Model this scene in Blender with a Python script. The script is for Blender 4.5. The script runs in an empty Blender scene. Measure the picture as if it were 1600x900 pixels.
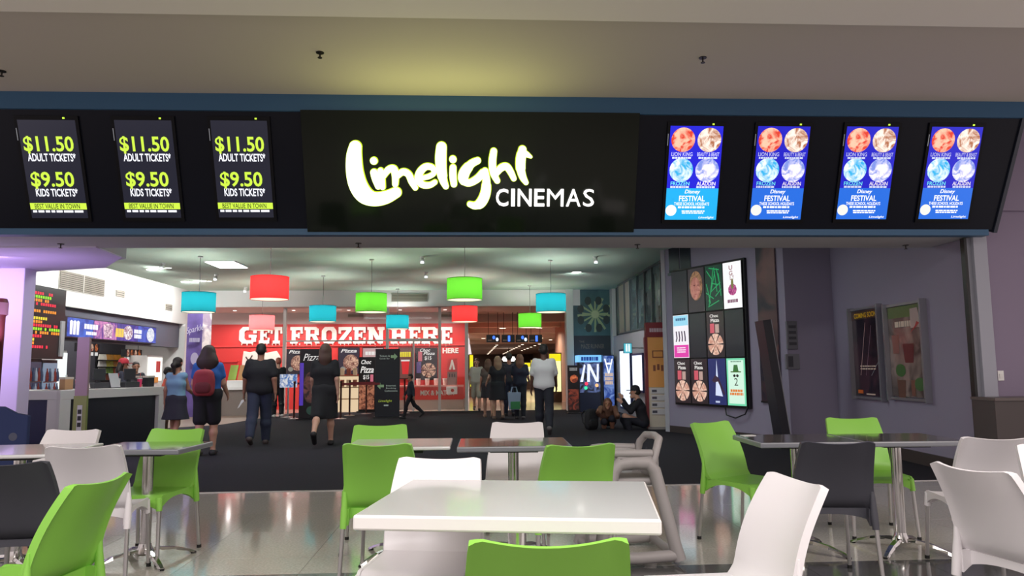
import bpy, math, random
import numpy as np
from mathutils import Matrix, Vector
random.seed(7)
S = bpy.context.scene
COL = S.collection
# ------------------------------------------------------------------ camera
F = 1155.0
PSI, TH, RHO = math.radians(3.0), math.atan(125 / 1155.0), 0.0086
CAM = np.array([0, 0, 1.27])
fw = np.array([math.sin(PSI) * math.cos(TH), math.cos(PSI) * math.cos(TH), math.sin(TH)])
r0 = np.array([math.cos(PSI), -math.sin(PSI), 0]); u0 = np.cross(r0, fw)
rt = r0 * math.cos(RHO) - u0 * math.sin(RHO); up = np.cross(rt, fw)
cd = bpy.data.cameras.new('camera'); cam = bpy.data.objects.new('camera', cd); COL.objects.link(cam)
cam.matrix_world = Matrix(((rt[0], up[0], -fw[0], CAM[0]), (rt[1], up[1], -fw[1], CAM[1]), (rt[2], up[2], -fw[2], CAM[2]), (0, 0, 0, 1)))
cd.sensor_width = 36; cd.lens = F / 1600 * 36; cd.clip_end = 300; cd.clip_start = .05
S.camera = cam
def ray(x, y): return fw + rt * ((x - 800) / F) + up * ((450 - y) / F)
def at(x, y, d): return CAM + ray(x, y) * d
def atz(x, y, z=0.0): v = ray(x, y); return CAM + v * ((z - CAM[2]) / v[2])
def aty(x, y, Y): v = ray(x, y); return CAM + v * (Y / v[1])
def atx(x, y, X): v = ray(x, y); return CAM + v * (X / v[0])
def atp(x, y, p, n): v = ray(x, y); return CAM + v * (np.dot(np.array(p) - CAM, n) / np.dot(v, n))
# ------------------------------------------------------------------ world, exposure, lights
S.view_settings.view_transform = 'Standard'; S.view_settings.look = 'None'
S.view_settings.exposure = 0.0; S.view_settings.gamma = 1.0; S.view_settings.use_curve_mapping = False
S.cycles.use_denoising = True
S.cycles.max_bounces = 8; S.cycles.sample_clamp_indirect = 6
w = bpy.data.worlds.new('world'); S.world = w; w.use_nodes = True
w.node_tree.nodes['Background'].inputs[0].default_value = (.66, .57, .57, 1)
w.node_tree.nodes['Background'].inputs[1].default_value = 1.4
def area(name, loc, rot, sx, sy, power, col=(1, 1, 1), spread=180):
    l = bpy.data.lights.new(name, 'AREA'); l.shape = 'RECTANGLE'; l.size = sx; l.size_y = sy; l.energy = power; l.color = col
    l.spread = math.radians(spread)
    o = bpy.data.objects.new(name, l); o.location = loc; o.rotation_euler = rot; COL.objects.link(o); return o
def point(name, loc, power, col=(1, 1, 1), rad=.08, parent=None):
    l = bpy.data.lights.new(name, 'POINT'); l.energy = power; l.color = col; l.shadow_soft_size = rad
    o = bpy.data.objects.new(name, l); o.location = loc; COL.objects.link(o); o.parent = parent; return o
area('food_court_light', (-3.0, 1.2, 3.86), (0, 0, 0), 3.2, 1.4, 165, (1, .95, .93))
area('food_court_light', (1.2, .6, 3.86), (0, 0, 0), 3.2, 1.4, 178, (1, .95, .93))
area('food_court_light', (4.8, 1.6, 3.86), (0, 0, 0), 2.0, 1.6, 140, (1, .9, .84))
area('foyer_fill', (-3.4, 11.6, 3.55), (0, 0, 0), 3.0, 1.0, 60, (.93, 1, .98))  # unseen fill lights added behind the entrance bulkhead to brighten the foyer
area('foyer_fill', (1.6, 11.9, 3.55), (0, 0, 0), 3.0, 1.0, 60, (.93, 1, .98))
def spot(name, loc, power, col=(1, 1, 1), deg=150, rot=(0, 0, 0), parent=None, blend=.6, rad=.05):
    l = bpy.data.lights.new(name, 'SPOT'); l.energy = power; l.color = col; l.spot_size = math.radians(deg); l.spot_blend = blend; l.shadow_soft_size = rad
    o = bpy.data.objects.new(name, l); o.location = loc; o.rotation_euler = rot; COL.objects.link(o); o.parent = parent; return o
# ------------------------------------------------------------------ materials
def lin(c): return tuple(((v / 255) / 12.92 if v / 255 <= .04045 else ((v / 255 + .055) / 1.055) ** 2.4) for v in c)
MATS = {}
def M(name, c, rough=.5, metal=0., noise=None, bump=None, coat=0., trans=0., spec=.5, alpha=None):
    if name in MATS: return MATS[name]
    m = bpy.data.materials.new(name); m.use_nodes = True; nt = m.node_tree; b = nt.nodes['Principled BSDF']
    c = lin(c)
    b.inputs['Base Color'].default_value = (*c, 1); b.inputs['Roughness'].default_value = rough; b.inputs['Metallic'].default_value = metal
    b.inputs['Coat Weight'].default_value = coat; b.inputs['Coat Roughness'].default_value = .06
    b.inputs['Transmission Weight'].default_value = trans; b.inputs['Specular IOR Level'].default_value = spec
    if alpha is not None: b.inputs['Alpha'].default_value = alpha
    tc = None
    if noise or bump: tc = nt.nodes.new('ShaderNodeTexCoord')
    if noise:
        n = nt.nodes.new('ShaderNodeTexNoise'); n.inputs['Scale'].default_value = noise[0]; n.inputs['Detail'].default_value = 4
        nt.links.new(tc.outputs['Object'], n.inputs['Vector'])
        r = nt.nodes.new('ShaderNodeValToRGB'); a = noise[1]
        r.color_ramp.elements[0].position = .35; r.color_ramp.elements[1].position = .68
        r.color_ramp.elements[0].color = (*[v * (1 - a) for v in c], 1); r.color_ramp.elements[1].color = (*[min(1, v * (1 + a)) for v in c], 1)
        nt.links.new(n.outputs['Fac'], r.inputs['Fac']); nt.links.new(r.outputs['Color'], b.inputs['Base Color'])
    if bump:
        n2 = nt.nodes.new('ShaderNodeTexNoise'); n2.inputs['Scale'].default_value = bump[0]; n2.inputs['Detail'].default_value = 3
        nt.links.new(tc.outputs['Object'], n2.inputs['Vector'])
        bp = nt.nodes.new('ShaderNodeBump'); bp.inputs['Strength'].default_value = bump[1]; bp.inputs['Distance'].default_value = .01
        nt.links.new(n2.outputs['Fac'], bp.inputs['Height']); nt.links.new(bp.outputs['Normal'], b.inputs['Normal'])
    MATS[name] = m; return m
def E(c, s=1.0):
    name = 'glow_%d_%d_%d_%g' % (*c, s)
    if name in MATS: return MATS[name]
    m = bpy.data.materials.new(name); m.use_nodes = True; b = m.node_tree.nodes['Principled BSDF']
    b.inputs['Base Color'].default_value = (.01, .01, .01, 1); b.inputs['Roughness'].default_value = .25
    b.inputs['Emission Color'].default_value = (*lin(c), 1); b.inputs['Emission Strength'].default_value = s
    MATS[name] = m; return m
def Egrad(name, c0, c1, scale, s=1.0, kind='noise', dist=1.5):
    # a lit picture made of two colours mixed by a texture
    if name in MATS: return MATS[name]
    m = bpy.data.materials.new(name); m.use_nodes = True; nt = m.node_tree; b = nt.nodes['Principled BSDF']
    b.inputs['Base Color'].default_value = (.01, .01, .01, 1); b.inputs['Emission Strength'].default_value = s
    tc = nt.nodes.new('ShaderNodeTexCoord')
    if kind == 'noise':
        n = nt.nodes.new('ShaderNodeTexNoise'); n.inputs['Scale'].default_value = scale; n.inputs['Detail'].default_value = 3; n.inputs['Distortion'].default_value = dist
    else:
        n = nt.nodes.new('ShaderNodeTexWave'); n.inputs['Scale'].default_value = scale; n.inputs['Distortion'].default_value = dist; n.inputs['Detail'].default_value = 2
    r = nt.nodes.new('ShaderNodeValToRGB'); r.color_ramp.elements[0].position = .4; r.color_ramp.elements[1].position = .6
    r.color_ramp.elements[0].color = (*lin(c0), 1); r.color_ramp.elements[1].color = (*lin(c1), 1)
    nt.links.new(tc.outputs['Object'], n.inputs['Vector'])
    nt.links.new(n.outputs['Fac'], r.inputs['Fac']); nt.links.new(r.outputs['Color'], b.inputs['Emission Color'])
    MATS[name] = m; return m
def Pgrad(name, c0, c1, scale, rough=.4, dist=1.0):
    if name in MATS: return MATS[name]
    m = bpy.data.materials.new(name); m.use_nodes = True; nt = m.node_tree; b = nt.nodes['Principled BSDF']
    b.inputs['Roughness'].default_value = rough
    tc = nt.nodes.new('ShaderNodeTexCoord'); n = nt.nodes.new('ShaderNodeTexNoise'); n.inputs['Scale'].default_value = scale; n.inputs['Distortion'].default_value = dist
    r = nt.nodes.new('ShaderNodeValToRGB'); r.color_ramp.elements[0].position = .38; r.color_ramp.elements[1].position = .62
    r.color_ramp.elements[0].color = (*lin(c0), 1); r.color_ramp.elements[1].color = (*lin(c1), 1)
    nt.links.new(tc.outputs['Object'], n.inputs['Vector']); nt.links.new(n.outputs['Fac'], r.inputs['Fac']); nt.links.new(r.outputs['Color'], b.inputs['Base Color'])
    MATS[name] = m; return m
def glassmat():
    if 'clear_glass' in MATS: return MATS['clear_glass']
    m = bpy.data.materials.new('clear_glass'); m.use_nodes = True; nt = m.node_tree
    for n in list(nt.nodes): nt.nodes.remove(n)
    o = nt.nodes.new('ShaderNodeOutputMaterial'); mix = nt.nodes.new('ShaderNodeMixShader'); t = nt.nodes.new('ShaderNodeBsdfTransparent'); g = nt.nodes.new('ShaderNodeBsdfGlossy')
    fr = nt.nodes.new('ShaderNodeFresnel'); fr.inputs[0].default_value = 1.35; g.inputs['Roughness'].default_value = .03
    nt.links.new(fr.outputs[0], mix.inputs[0]); nt.links.new(t.outputs[0], mix.inputs[1]); nt.links.new(g.outputs[0], mix.inputs[2]); nt.links.new(mix.outputs[0], o.inputs[0])
    MATS['clear_glass'] = m; return m
# ------------------------------------------------------------------ mesh helpers
class MB:
    def __init__(s): s.v = []; s.f = []
    def add(s, vs, fs):
        n = len(s.v); s.v += [tuple(map(float, p)) for p in vs]; s.f += [tuple(i + n for i in f) for f in fs]; return s
    def box(s, x0, x1, y0, y1, z0, z1):
        return s.add([(x0, y0, z0), (x1, y0, z0), (x1, y1, z0), (x0, y1, z0), (x0, y0, z1), (x1, y0, z1), (x1, y1, z1), (x0, y1, z1)],
                     [(0, 3, 2, 1), (4, 5, 6, 7), (0, 1, 5, 4), (1, 2, 6, 5), (2, 3, 7, 6), (3, 0, 4, 7)])
    def prism(s, poly, y0, y1):       # poly in XZ, extruded along Y; poly counter-clockwise seen from -Y
        n = len(poly)
        vs = [(x, y0, z) for x, z in poly] + [(x, y1, z) for x, z in poly]
        return s.add(vs, [tuple(range(n)), tuple(range(2 * n - 1, n - 1, -1))] + [(i, n + i, n + (i + 1) % n, (i + 1) % n) for i in range(n)])
    def prismz(s, poly, z0, z1):      # poly in XY counter-clockwise seen from above
        n = len(poly)
        vs = [(x, y, z0) for x, y in poly] + [(x, y, z1) for x, y in poly]
        return s.add(vs, [tuple(range(n - 1, -1, -1)), tuple(range(n, 2 * n))] + [(i, (i + 1) % n, n + (i + 1) % n, n + i) for i in range(n)])
    def flat(s, poly, y=0.0):         # print on a -Y facing face
        return s.add([(x, y, z) for x, z in poly], [tuple(range(len(poly)))])
    def rect(s, x0, x1, z0, z1, y=0.0): return s.flat([(x0, z0), (x1, z0), (x1, z1), (x0, z1)], y)
    def disc(s, cx, cz, rx, rz=None, y=0.0, n=24):
        rz = rz or rx
        return s.flat([(cx + rx * math.cos(2 * math.pi * i / n), cz + rz * math.sin(2 * math.pi * i / n)) for i in range(n)], y)
    def tube(s, pts, rad, n=10, cap=True):
        P = [Vector(p) for p in pts]; m = len(P)
        R = rad if isinstance(rad, (list, tuple)) else [rad] * m
        base = len(s.v); prev = None
        for i, p in enumerate(P):
            t = (P[min(i + 1, m - 1)] - P[max(i - 1, 0)]).normalized()
            if prev is None: a = Vector((1, 0, 0)) if abs(t.x) < .8 else Vector((0, 1, 0))
            else: a = prev
            u = (a - t * a.dot(t)).normalized(); prev = u; v = t.cross(u)
            for k in range(n):
                th = 2 * math.pi * k / n; q = p + (u * math.cos(th) + v * math.sin(th)) * R[i]; s.v.append(tuple(q))
        for i in range(m - 1):
            for k in range(n):
                a = base + i * n + k; b = base + i * n + (k + 1) % n; s.f.append((a, b, b + n, a + n))
        if cap:
            s.f.append(tuple(base + k for k in range(n - 1, -1, -1))); s.f.append(tuple(base + (m - 1) * n + k for k in range(n)))
        return s
    def lathe(s, prof, n=24, c=(0, 0, 0), capped=True):   # prof: (r, z) from bottom to top
        base = len(s.v)
        for r, z in prof:
            for k in range(n):
                th = 2 * math.pi * k / n; s.v.append((c[0] + r * math.cos(th), c[1] + r * math.sin(th), c[2] + z))
        for i in range(len(prof) - 1):
            for k in range(n):
                a = base + i * n + k; b = base + i * n + (k + 1) % n; s.f.append((a, b, b + n, a + n))
        if capped:
            s.f.append(tuple(base + k for k in range(n - 1, -1, -1))); s.f.append(tuple(base + (len(prof) - 1) * n + k for k in range(n)))
        return s
    def grid(s, fn, nu, nv, flip=False):
        base = len(s.v)
        for i in range(nu + 1):
            for j in range(nv + 1): s.v.append(tuple(map(float, fn(i / nu, j / nv))))
        for i in range(nu):
            for j in range(nv):
                a = base + i * (nv + 1) + j; q = (a, a + nv + 1, a + nv + 2, a + 1); s.f.append(q[::-1] if flip else q)
        return s
    def mesh(s, name, mat, smooth=False):
        me = bpy.data.meshes.new(name); me.from_pydata(s.v, [], s.f); me.materials.append(mat)
        if smooth:
            me.polygons.foreach_set('use_smooth', [True] * len(me.polygons))
            if hasattr(me, 'set_sharp_from_angle'): me.set_sharp_from_angle(angle=math.radians(40))
        me.update(); return me
    def build(s, name, mat, parent=None, smooth=False, bevel=0, label=None):
        return obj(name, s.mesh(name, mat, smooth), parent, bevel, label)
def obj(name, me, parent=None, bevel=0, label=None):
    o = bpy.data.objects.new(name, me); COL.objects.link(o); o.parent = parent
    if bevel:
        b = o.modifiers.new('bevel', 'BEVEL'); b.width = bevel; b.segments = 2; b.limit_method = 'ANGLE'
    if label: o['label'] = label
    return o
def tag(o, label, cat, group=None, kind=None):
    o['label'] = label; o['category'] = cat
    if group: o['group'] = group
    if kind: o['kind'] = kind
    return o
def thing(name, label, cat, loc=(0, 0, 0), rz=0.0, group=None, rx=0.0):
    o = bpy.data.objects.new(name, None); COL.objects.link(o); o.location = [float(v) for v in loc]; o.rotation_euler = (rx, 0, rz); o.empty_display_size = .1
    return tag(o, label, cat, group)
def struct(name, mb, mat, parent=None, smooth=False, bevel=0, label=None):
    o = mb.build(name, mat, parent, smooth, bevel)
    if parent is None: o['kind'] = 'structure'
    if label: o['label'] = label
    return o
def copy_tree(o, parent=None):
    c = o.copy(); COL.objects.link(c); c.parent = parent
    for ch in o.children: copy_tree(ch, c)
    return c
def B(x0, x1, y0, y1, z0, z1): return MB().box(x0, x1, y0, y1, z0, z1)
_tc = {}
def text(s, x, z, h, mat, parent, w=None, y=-.003, bold=0.0, shear=0.0, name='lettering', align='C', rot=0.0, ext=0.0):
    key = (s, bold, shear)
    if key not in _tc:
        cu = bpy.data.curves.new('t', 'FONT'); cu.body = s; cu.size = 1; cu.offset = bold; cu.shear = shear; cu.resolution_u = 3; cu.fill_mode = 'FRONT'
        to = bpy.data.objects.new('t', cu); me = bpy.data.meshes.new_from_object(to)
        vs = np.array([v.co[:] for v in me.vertices]); fs = [tuple(p.vertices) for p in me.polygons]
        bpy.data.objects.remove(to); bpy.data.meshes.remove(me); _tc[key] = (vs, fs)
    vs, fs = _tc[key]; lo = vs.min(0); hi = vs.max(0); sc = h / (hi[1] - lo[1]); sx = (w / (hi[0] - lo[0])) if w else sc
    X = (vs[:, 0] - (lo[0] + hi[0]) / 2) * sx; Z = (vs[:, 1] - (lo[1] + hi[1]) / 2) * sc
    if align == 'L': X = X + (hi[0] - lo[0]) * sx / 2
    c_, s_ = math.cos(rot), math.sin(rot)
    mb = MB(); mb.add([(x + a * c_ - b * s_, y, z + a * s_ + b * c_) for a, b in zip(X, Z)], fs)
    if ext:
        n = len(mb.v); ed = {}
        for f in mb.f:
            for i in range(len(f)): ed[(f[i], f[(i + 1) % len(f)])] = 1
        mb.v += [(a, b + ext, c) for a, b, c in mb.v]
        mb.f += [(a, a + n, b + n, b) for (a, b) in ed if (b, a) not in ed]
    return mb.build(name, mat, parent)
def greek(mb, x0, x1, z0, z1, y, rows, seed=1, gap=.35):   # rows of print too small to read
    rr = random.Random(seed); h = (z1 - z0) / rows
    for i in range(rows):
        x = x0 + rr.random() * (x1 - x0) * .08; zt = z1 - i * h
        while x < x1 * .98 - 1e-6 + 0 * x0:
            l = (x1 - x0) * (.06 + .12 * rr.random()); e = min(x + l, x1); mb.rect(x, e, zt - h * (1 - gap), zt, y); x = e + (x1 - x0) * .025
            if x1 - x < (x1 - x0) * .05: break
    return mb
# ------------------------------------------------------------------ shared materials
tile_m = M('terrazzo_tile', (186, 182, 172), .10, noise=(60, .12), coat=.4)
tile_d = M('dark_terrazzo', (84, 84, 84), .12, noise=(70, .5), coat=.4)
grout = M('grout', (118, 114, 108), .8)
carpet = M('charcoal_carpet', (49, 48, 54), .95, noise=(160, .25), bump=(300, .5), spec=.1)
brownfl = M('brown_vinyl', (122, 104, 92), .45, noise=(8, .08))
wall_w = M('white_paint', (226, 224, 222), .65, bump=(120, .03))
wall_g = M('grey_paint', (148, 142, 164), .7, bump=(120, .03))
wall_m = M('mauve_paint', (134, 122, 144), .7, bump=(120, .03))
slate = M('slate_paint', (84, 84, 98), .6)
teal_c = M('teal_ceiling_paint', (204, 226, 210), .7)
ceil_m = M('greige_ceiling_paint', (194, 184, 174), .8)
soff_m = M('soffit_paint', (186, 184, 188), .7)
blue_tr = M('blue_trim_paint', (52, 92, 126), .5)
black_g = M('black_gloss_panel', (20, 21, 24), .12)
black_p = M('black_plastic', (24, 24, 27), .45)
chrome = M('chrome', (205, 203, 200), .16, 1.0)
alu = M('brushed_aluminium', (190, 188, 186), .32, 1.0)
white_f = M('white_laminate', (232, 231, 229), .28, coat=.2)
red_w = M('red_wall_paint', (206, 54, 52), .45)
# ================================================================== THE SETTING
GEND = 8.06
struct('floor', B(-9, 9, -3, GEND, -.05, -.004), grout)
fl = bpy.data.objects['floor']
tm = {}
def tile_mesh(w, d, mat):
    k = (round(w, 3), round(d, 3), mat.name)
    if k not in tm:
        me = MB().box(-w / 2, w / 2, -d / 2, d / 2, -.02, 0); 
        tm[k] = me.mesh('floor_tile', mat)
    return tm[k]
ys = [4.86, 5.28, 6.08, 6.88, 7.68, GEND]
for j in range(5):
    for i in range(-7, 8):
        o = obj('floor_tile', tile_mesh(.797, ys[j + 1] - ys[j] - .003, tile_m), fl); o.location = (i * .8 + .1, (ys[j] + ys[j + 1]) / 2, 0)
for j in range(3):
    for i in range(-4, 6):
        o = obj('floor_tile', tile_mesh(.797, .797, tile_d), fl); o.location = (i * .8 + .1, 4.86 - .4 - j * .8, 0)
struct('floor_carpet', B(-9, 6.2, GEND, 22.5, -.05, .004), carpet)
struct('trim_1', B(-9, 5.6, GEND - .012, GEND + .012, 0, .007), alu, label='thin metal carpet edge strip')
a, b, c = atz(345, 664), atz(437, 642), atz(300, 668)
struct('floor_candy_bar', MB().prismz([(-9.9, 12.0), (-6.6, 12.0), (c[0] - .9, c[1] - .6), (a[0], a[1]), (-5.3, 22.4), (-9.9, 22.4)], 0, .008), brownfl)
struct('floor_corridor', B(-9, 14, 22.5, 110, -.05, .003), M('corridor_tile', (176, 156, 140), .18, noise=(3, .1)))
# ---- fascia geometry
TILT = math.radians(21); FB = np.array([0, 7.7, 2.7])
Uf = np.array([0, -math.sin(TILT), math.cos(TILT)]); Nf = np.array([0, -math.cos(TILT), -math.sin(TILT)])
def fas(x, y):
    p = atp(x, y, FB, Nf) - FB; return float(p[0]), float(p @ Uf)
LTOP = fas(740, 174)[1]; FT = FB + Uf * LTOP
ZC = float(aty(740, 150, FT[1] - .02)[2])          # food court ceiling height
ystep = float(atz(800, 21, ZC)[1])
struct('ceiling', B(-9, 9, ystep, 8.3, ZC, ZC + .1), ceil_m)
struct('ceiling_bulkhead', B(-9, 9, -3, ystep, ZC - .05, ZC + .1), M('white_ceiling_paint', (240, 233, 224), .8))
struct('trim_2', B(-9, 5.95, FT[1] - .02, FT[1] + .05, FT[2] - .02, ZC), blue_tr, label='blue painted strip above the sign board')
struct('trim_3', B(-9, 5.62, FB[1] - .02, FB[1] + .1, FB[2] - .035, FB[2] + .03), blue_tr, label='thin blue painted strip below the sign board')
xr0 = fas(1551, 361)[0]; xr1 = fas(1595, 190)[0]
# bulkhead body behind the sign board, its soffit over the entrance
p197 = atz(197, 404, 2.7)
struct('wall_shopfront_bulkhead', MB().prism([(-9, 2.7), (5.62, 2.7), (xr1 + .1, ZC), (-9, ZC)], 7.78, 8.74), soff_m)
struct('ceiling_soffit_extension', MB().prismz([(-9.5, 8.74), (p197[0], 8.74), (p197[0], p197[1]), (-5.6, 10.6), (-9.5, 10.6)], 2.7, 3.6), soff_m)
purple = M('lilac_light_tint', (216, 204, 232), .7)  # lilac light on the soffit and pillar is mixed into this base colour
pp = [atz(x, y, 2.69) for x, y in ((-60, 387), (150, 386), (190, 402), (165, 418), (40, 425), (-60, 427))]
struct('ceiling_lilac_soffit', MB().prismz([(p[0], p[1]) for p in pp], 2.685, 2.7), purple)
area('lilac_wall_washer', (-6.9, 9.2, 2.62), (math.radians(35), 0, 0), 2.4, .3, 60, (.66, .48, 1.0))
area('lilac_wall_washer', (-5.6, 9.2, 1.7), (math.radians(150), 0, 0), 1.2, .15, 9, (.66, .48, 1.0))
struct('ceiling_foyer', B(-9, 6.5, 8.74, 22.1, 3.6, 3.7), teal_c)
# ---- left side: lilac pillar, candy bar walls
pr = aty(33, 520, 10.35)[0]
struct('wall_lilac_pillar', B(-9.5, pr, 10.35, 10.62, 0, 2.69), purple, bevel=.01)
XB = -8.3
struct('wall_candy_bar_bulkhead', B(XB - .3, XB, 10.62, 22.1, 2.6, 3.6), wall_w)
ye = float(atx(278, 540, XB - .12)[1])
struct('wall_candy_bar_fascia', B(XB - .45, XB - .1, 12.0, ye, 1.93, 2.6), slate)
struct('wall_candy_bar_back', B(XB - 1.75, XB - 1.6, 10.62, 22.1, 0, 2.6), M('dark_back_wall', (70, 70, 80), .6))
struct('ceiling_candy_bar', B(XB - 1.7, XB - .3, 10.62, 22.1, 2.6, 2.66), M('cream_ceiling', (190, 186, 180), .7))
struct('wall_candy_bar_end', B(XB - 1.7, XB + .05, ye + .05, 22.1, 0, 2.6), wall_w)
area('candy_bar_inner_light', (XB - .9, 16.0, 2.55), (0, 0, 0), .7, 8.0, 95, (1, .97, .92))
# ---- back: bulkhead, shop with the red wall
YG, YR = 22.55, 24.4
zbh = float(aty(600, 479, 22.1)[2])
struct('wall_back_bulkhead', B(-9, 3.2, 22.0, 22.2, zbh, 3.75), wall_w)
struct('ceiling_shop', B(-9, 0, 22.2, 24.6, 3.12, 3.2), M('shop_ceiling', (196, 176, 168), .7))
zred = float(aty(560, 506, YR)[2]); xre = float(aty(727, 570, YR)[0])
struct('wall_back_red', B(-9.5, xre, YR, YR + .15, 0, zred), red_w)
struct('wall_back_upper', B(-9.5, xre, YR + .01, YR + .15, zred, 3.15), M('pale_upper', (206, 190, 186), .7))
struct('wall_back_base', B(-4.4, xre, YR - .03, YR, 0, .3), M('pale_stone_base', (188, 172, 164), .4))
# ---- corridor
ccm = M('corridor_ceiling', (206, 178, 160), .75)
struct('ceiling_corridor', B(xre, 12, 22.2, 110, 3.12, 3.2), ccm)
for i, yb in enumerate((25.5, 29.0, 34, 40, 50)):
    struct('ceiling_corridor_beam', B(xre, 12, yb, yb + .35, 2.86 + .01 * i, 3.12), ccm)
struct('wall_corridor_left', B(xre - .1, xre, YR + .15, 34, 0, 3.12), red_w)
struct('wall_corridor_far', B(-6, 12, 100, 100.2, 0, 3.12), M('far_wall', (96, 80, 70), .7))
struct('wall_corridor_left_far', B(-3.1, -3, 34, 100, 0, 3.12), M('brown_wall', (140, 112, 94), .6))
struct('wall_corridor_right_far', B(8, 8.1, 34, 100, 0, 3.12), M('brown_wall', (140, 112, 94), .6))
xc0, xc1 = float(aty(884, 560, 22.1)[0]), float(aty(895, 560, 22.1)[0])
xd0, xd1 = float(aty(954, 560, 22.1)[0]), float(aty(968, 560, 22.1)[0])
struct('wall_corridor_right', B(3.42, 3.57, 22.3, 31, 0, 3.12), M('brown_wall', (140, 112, 94), .6))
colm = M('pale_column_paint', (196, 200, 200), .5)
struct('trim_4', B(xc0, xc1, 21.8, 22.2, 0, 3.6), colm, bevel=.01, label='pale square column at the corridor mouth')
struct('trim_5', B(xd0, xd1, 21.7, 22.2, 0, 3.6), colm, bevel=.01, label='pale square column beside the arcade')
struct('wall_banner', B(xc1, xd0, 22.05, 22.2, 0, 3.6), M('dark_banner_wall', (44, 50, 58), .6))
# ---- right side
XW = 4.12
g = [atz(1056, 676), atz(1163, 688)]
wd = (g[1] - g[0]); wd = wd / np.linalg.norm(wd); wn = np.array([wd[1], -wd[0], 0])     # towards the viewer
if wn[1] > 0: wn = -wn
RZW = math.atan2(wd[1], wd[0])
pend = g[0] + wd * ((11.75 - g[0][1]) / wd[1]); pbeg = g[0] - wd * .18
struct('wall_video', MB().prismz([tuple(pbeg[:2]), tuple(pend[:2]), (pend[0] + .4, pend[1] + .5), (pbeg[0] + .5, pbeg[1] + .4)], 0, 3.6), wall_g)
struct('wall_right_return', B(pend[0], 6.0, 11.75, 11.9, 0, 3.6), wall_g)
struct('wall_right', MB().prismz([(5.62, GEND), (5.9, GEND), (6.1, 11.76), (5.86, 11.76)], 0, 3.6), wall_g)
struct('baseboard_right', MB().prismz([(5.6, GEND + .05), (5.63, GEND + .05), (5.87, 11.74), (5.84, 11.74)], .004, .16), M('dark_skirting', (66, 58, 56), .5))
struct('baseboard_video', MB().prismz([tuple((pbeg + wn * .015)[:2]), tuple((pend + wn * .015)[:2]), tuple((pend + wn * -.01)[:2]), tuple((pbeg + wn * -.01)[:2])], .004, .13), M('dark_skirting', (66, 58, 56), .5))
struct('wall_side_right', B(XW, XW + .2, 14.2, 22.1, 0, 2.17), M('pale_grey_paint', (176, 176, 186), .7))
struct('wall_side_right_top', B(XW + .1, XW + .2, 14.2, 22.1, 2.17, 3.6), M('window_backing', (60, 72, 76), .6))
struct('trim_6', MB().prismz([tuple((pbeg - wd * .1 + wn * .02)[:2]), tuple((pbeg + wd * .02 + wn * .02)[:2]), tuple((pbeg + wd * .02 - wn * .1)[:2]), tuple((pbeg - wd * .1 - wn * .1)[:2])], 0, 3.6), M('pale_grey_paint', (176, 176, 186), .7), label='pale edge post where the video wall begins')
# clerestory window band on the right side wall: panes and mullions
wf = M('grey_window_frame', (96, 106, 110), .4, .3)
wy = [float(atx(x, 470, XW)[1]) for x in (966, 976, 985, 996, 1008, 1020, 1034, 1049)]
win = MB().box(XW - .02, XW + .05, wy[-1], wy[0], 2.17, 2.22).box(XW - .02, XW + .05, wy[-1], wy[0], 3.55, 3.6).build('window_1', wf); win['kind'] = 'structure'
for i in range(8):
    B(XW - .03, XW + .05, wy[i] - .03, wy[i] + .03, 2.22, 3.55).build('mullion', wf, win)
pg = [M('reflecting_pane', (92, 108, 112), .08, .0, noise=(1.5, .3))]
for i in range(7):
    B(XW + .01, XW + .03, wy[i + 1] + .03, wy[i] - .03, 2.22, 3.55).build('pane', pg[0] if i not in (0, 1) else M('pale_pane', (176, 168, 158), .12), win)
# two dark panes above the video wall
w2 = thing('window_2', 'dark panes', 'window', g[0] + wn * .0 + np.array([0, 0, 3.06]), RZW); del w2['category']; del w2['label']; w2['kind'] = 'structure'
B(-.06, .62, -.03, 0, 0, .05).build('window_frame', wf, w2)
for i in range(2): B(-.03 + i * .33, .27 + i * .33, -.015, 0, .05, .54).build('pane', M('dark_pane', (44, 50, 62), .08), w2)
# shopfront jamb, shutter track and mall wall on the right
struct('trim_7', B(5.54, 5.57, 7.98, 8.05, 0, 2.69), M('black_channel', (10, 10, 12), .4), label='black roller shutter track')
struct('trim_8', B(5.57, 5.62, 7.98, 8.06, 0, 2.69), M('jamb_grey', (122, 124, 134), .4), label='grey jamb edge of the shopfront')
struct('trim_9', B(5.62, 5.78, 7.94, 8.1, 0, 3.0), M('jamb_pale', (158, 160, 172), .4), bevel=.006, label='pale grey shopfront corner post')
struct('wall_mall_right', B(5.78, 9, 8.0, 8.2, 0, ZC), wall_m)
struct('wall_mall_right_top', B(5.6, 9, 7.96, 8.2, 3.0, ZC), wall_m)
# ================================================================== SIGN BOARD ABOVE THE ENTRANCE
fb = thing('sign_board', 'long black glossy sign board tilted down above the cinema entrance', 'sign board', FB, 0, rx=TILT)
xl, xm = fas(476, 270)[0], fas(994, 270)[0]
B(-8.9, xl, .0, .06, .03, LTOP).build('panel', M('black_matt_panel', (17, 20, 31), .3, spec=.15), fb)
B(xl, xm, -.03, .06, .005, LTOP + .0).build('panel', M('black_mirror_panel', (20, 26, 20), .08, spec=.3), fb, label='glossy centre panel behind the glowing letters')
MB().prism([(xm, .03), (xr0, .03), (xr1, LTOP), (xm, LTOP)], 0, .06).build('panel', M('black_matt_panel', (17, 20, 31), .3, spec=.15), fb)
MB().prism([(xr0, 0), (xr0 + .04, 0), (xr1 + .04, LTOP), (xr1, LTOP)], -.02, .3).build('end_cap', M('dark_end_cap', (38, 44, 58), .4), fb)
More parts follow.
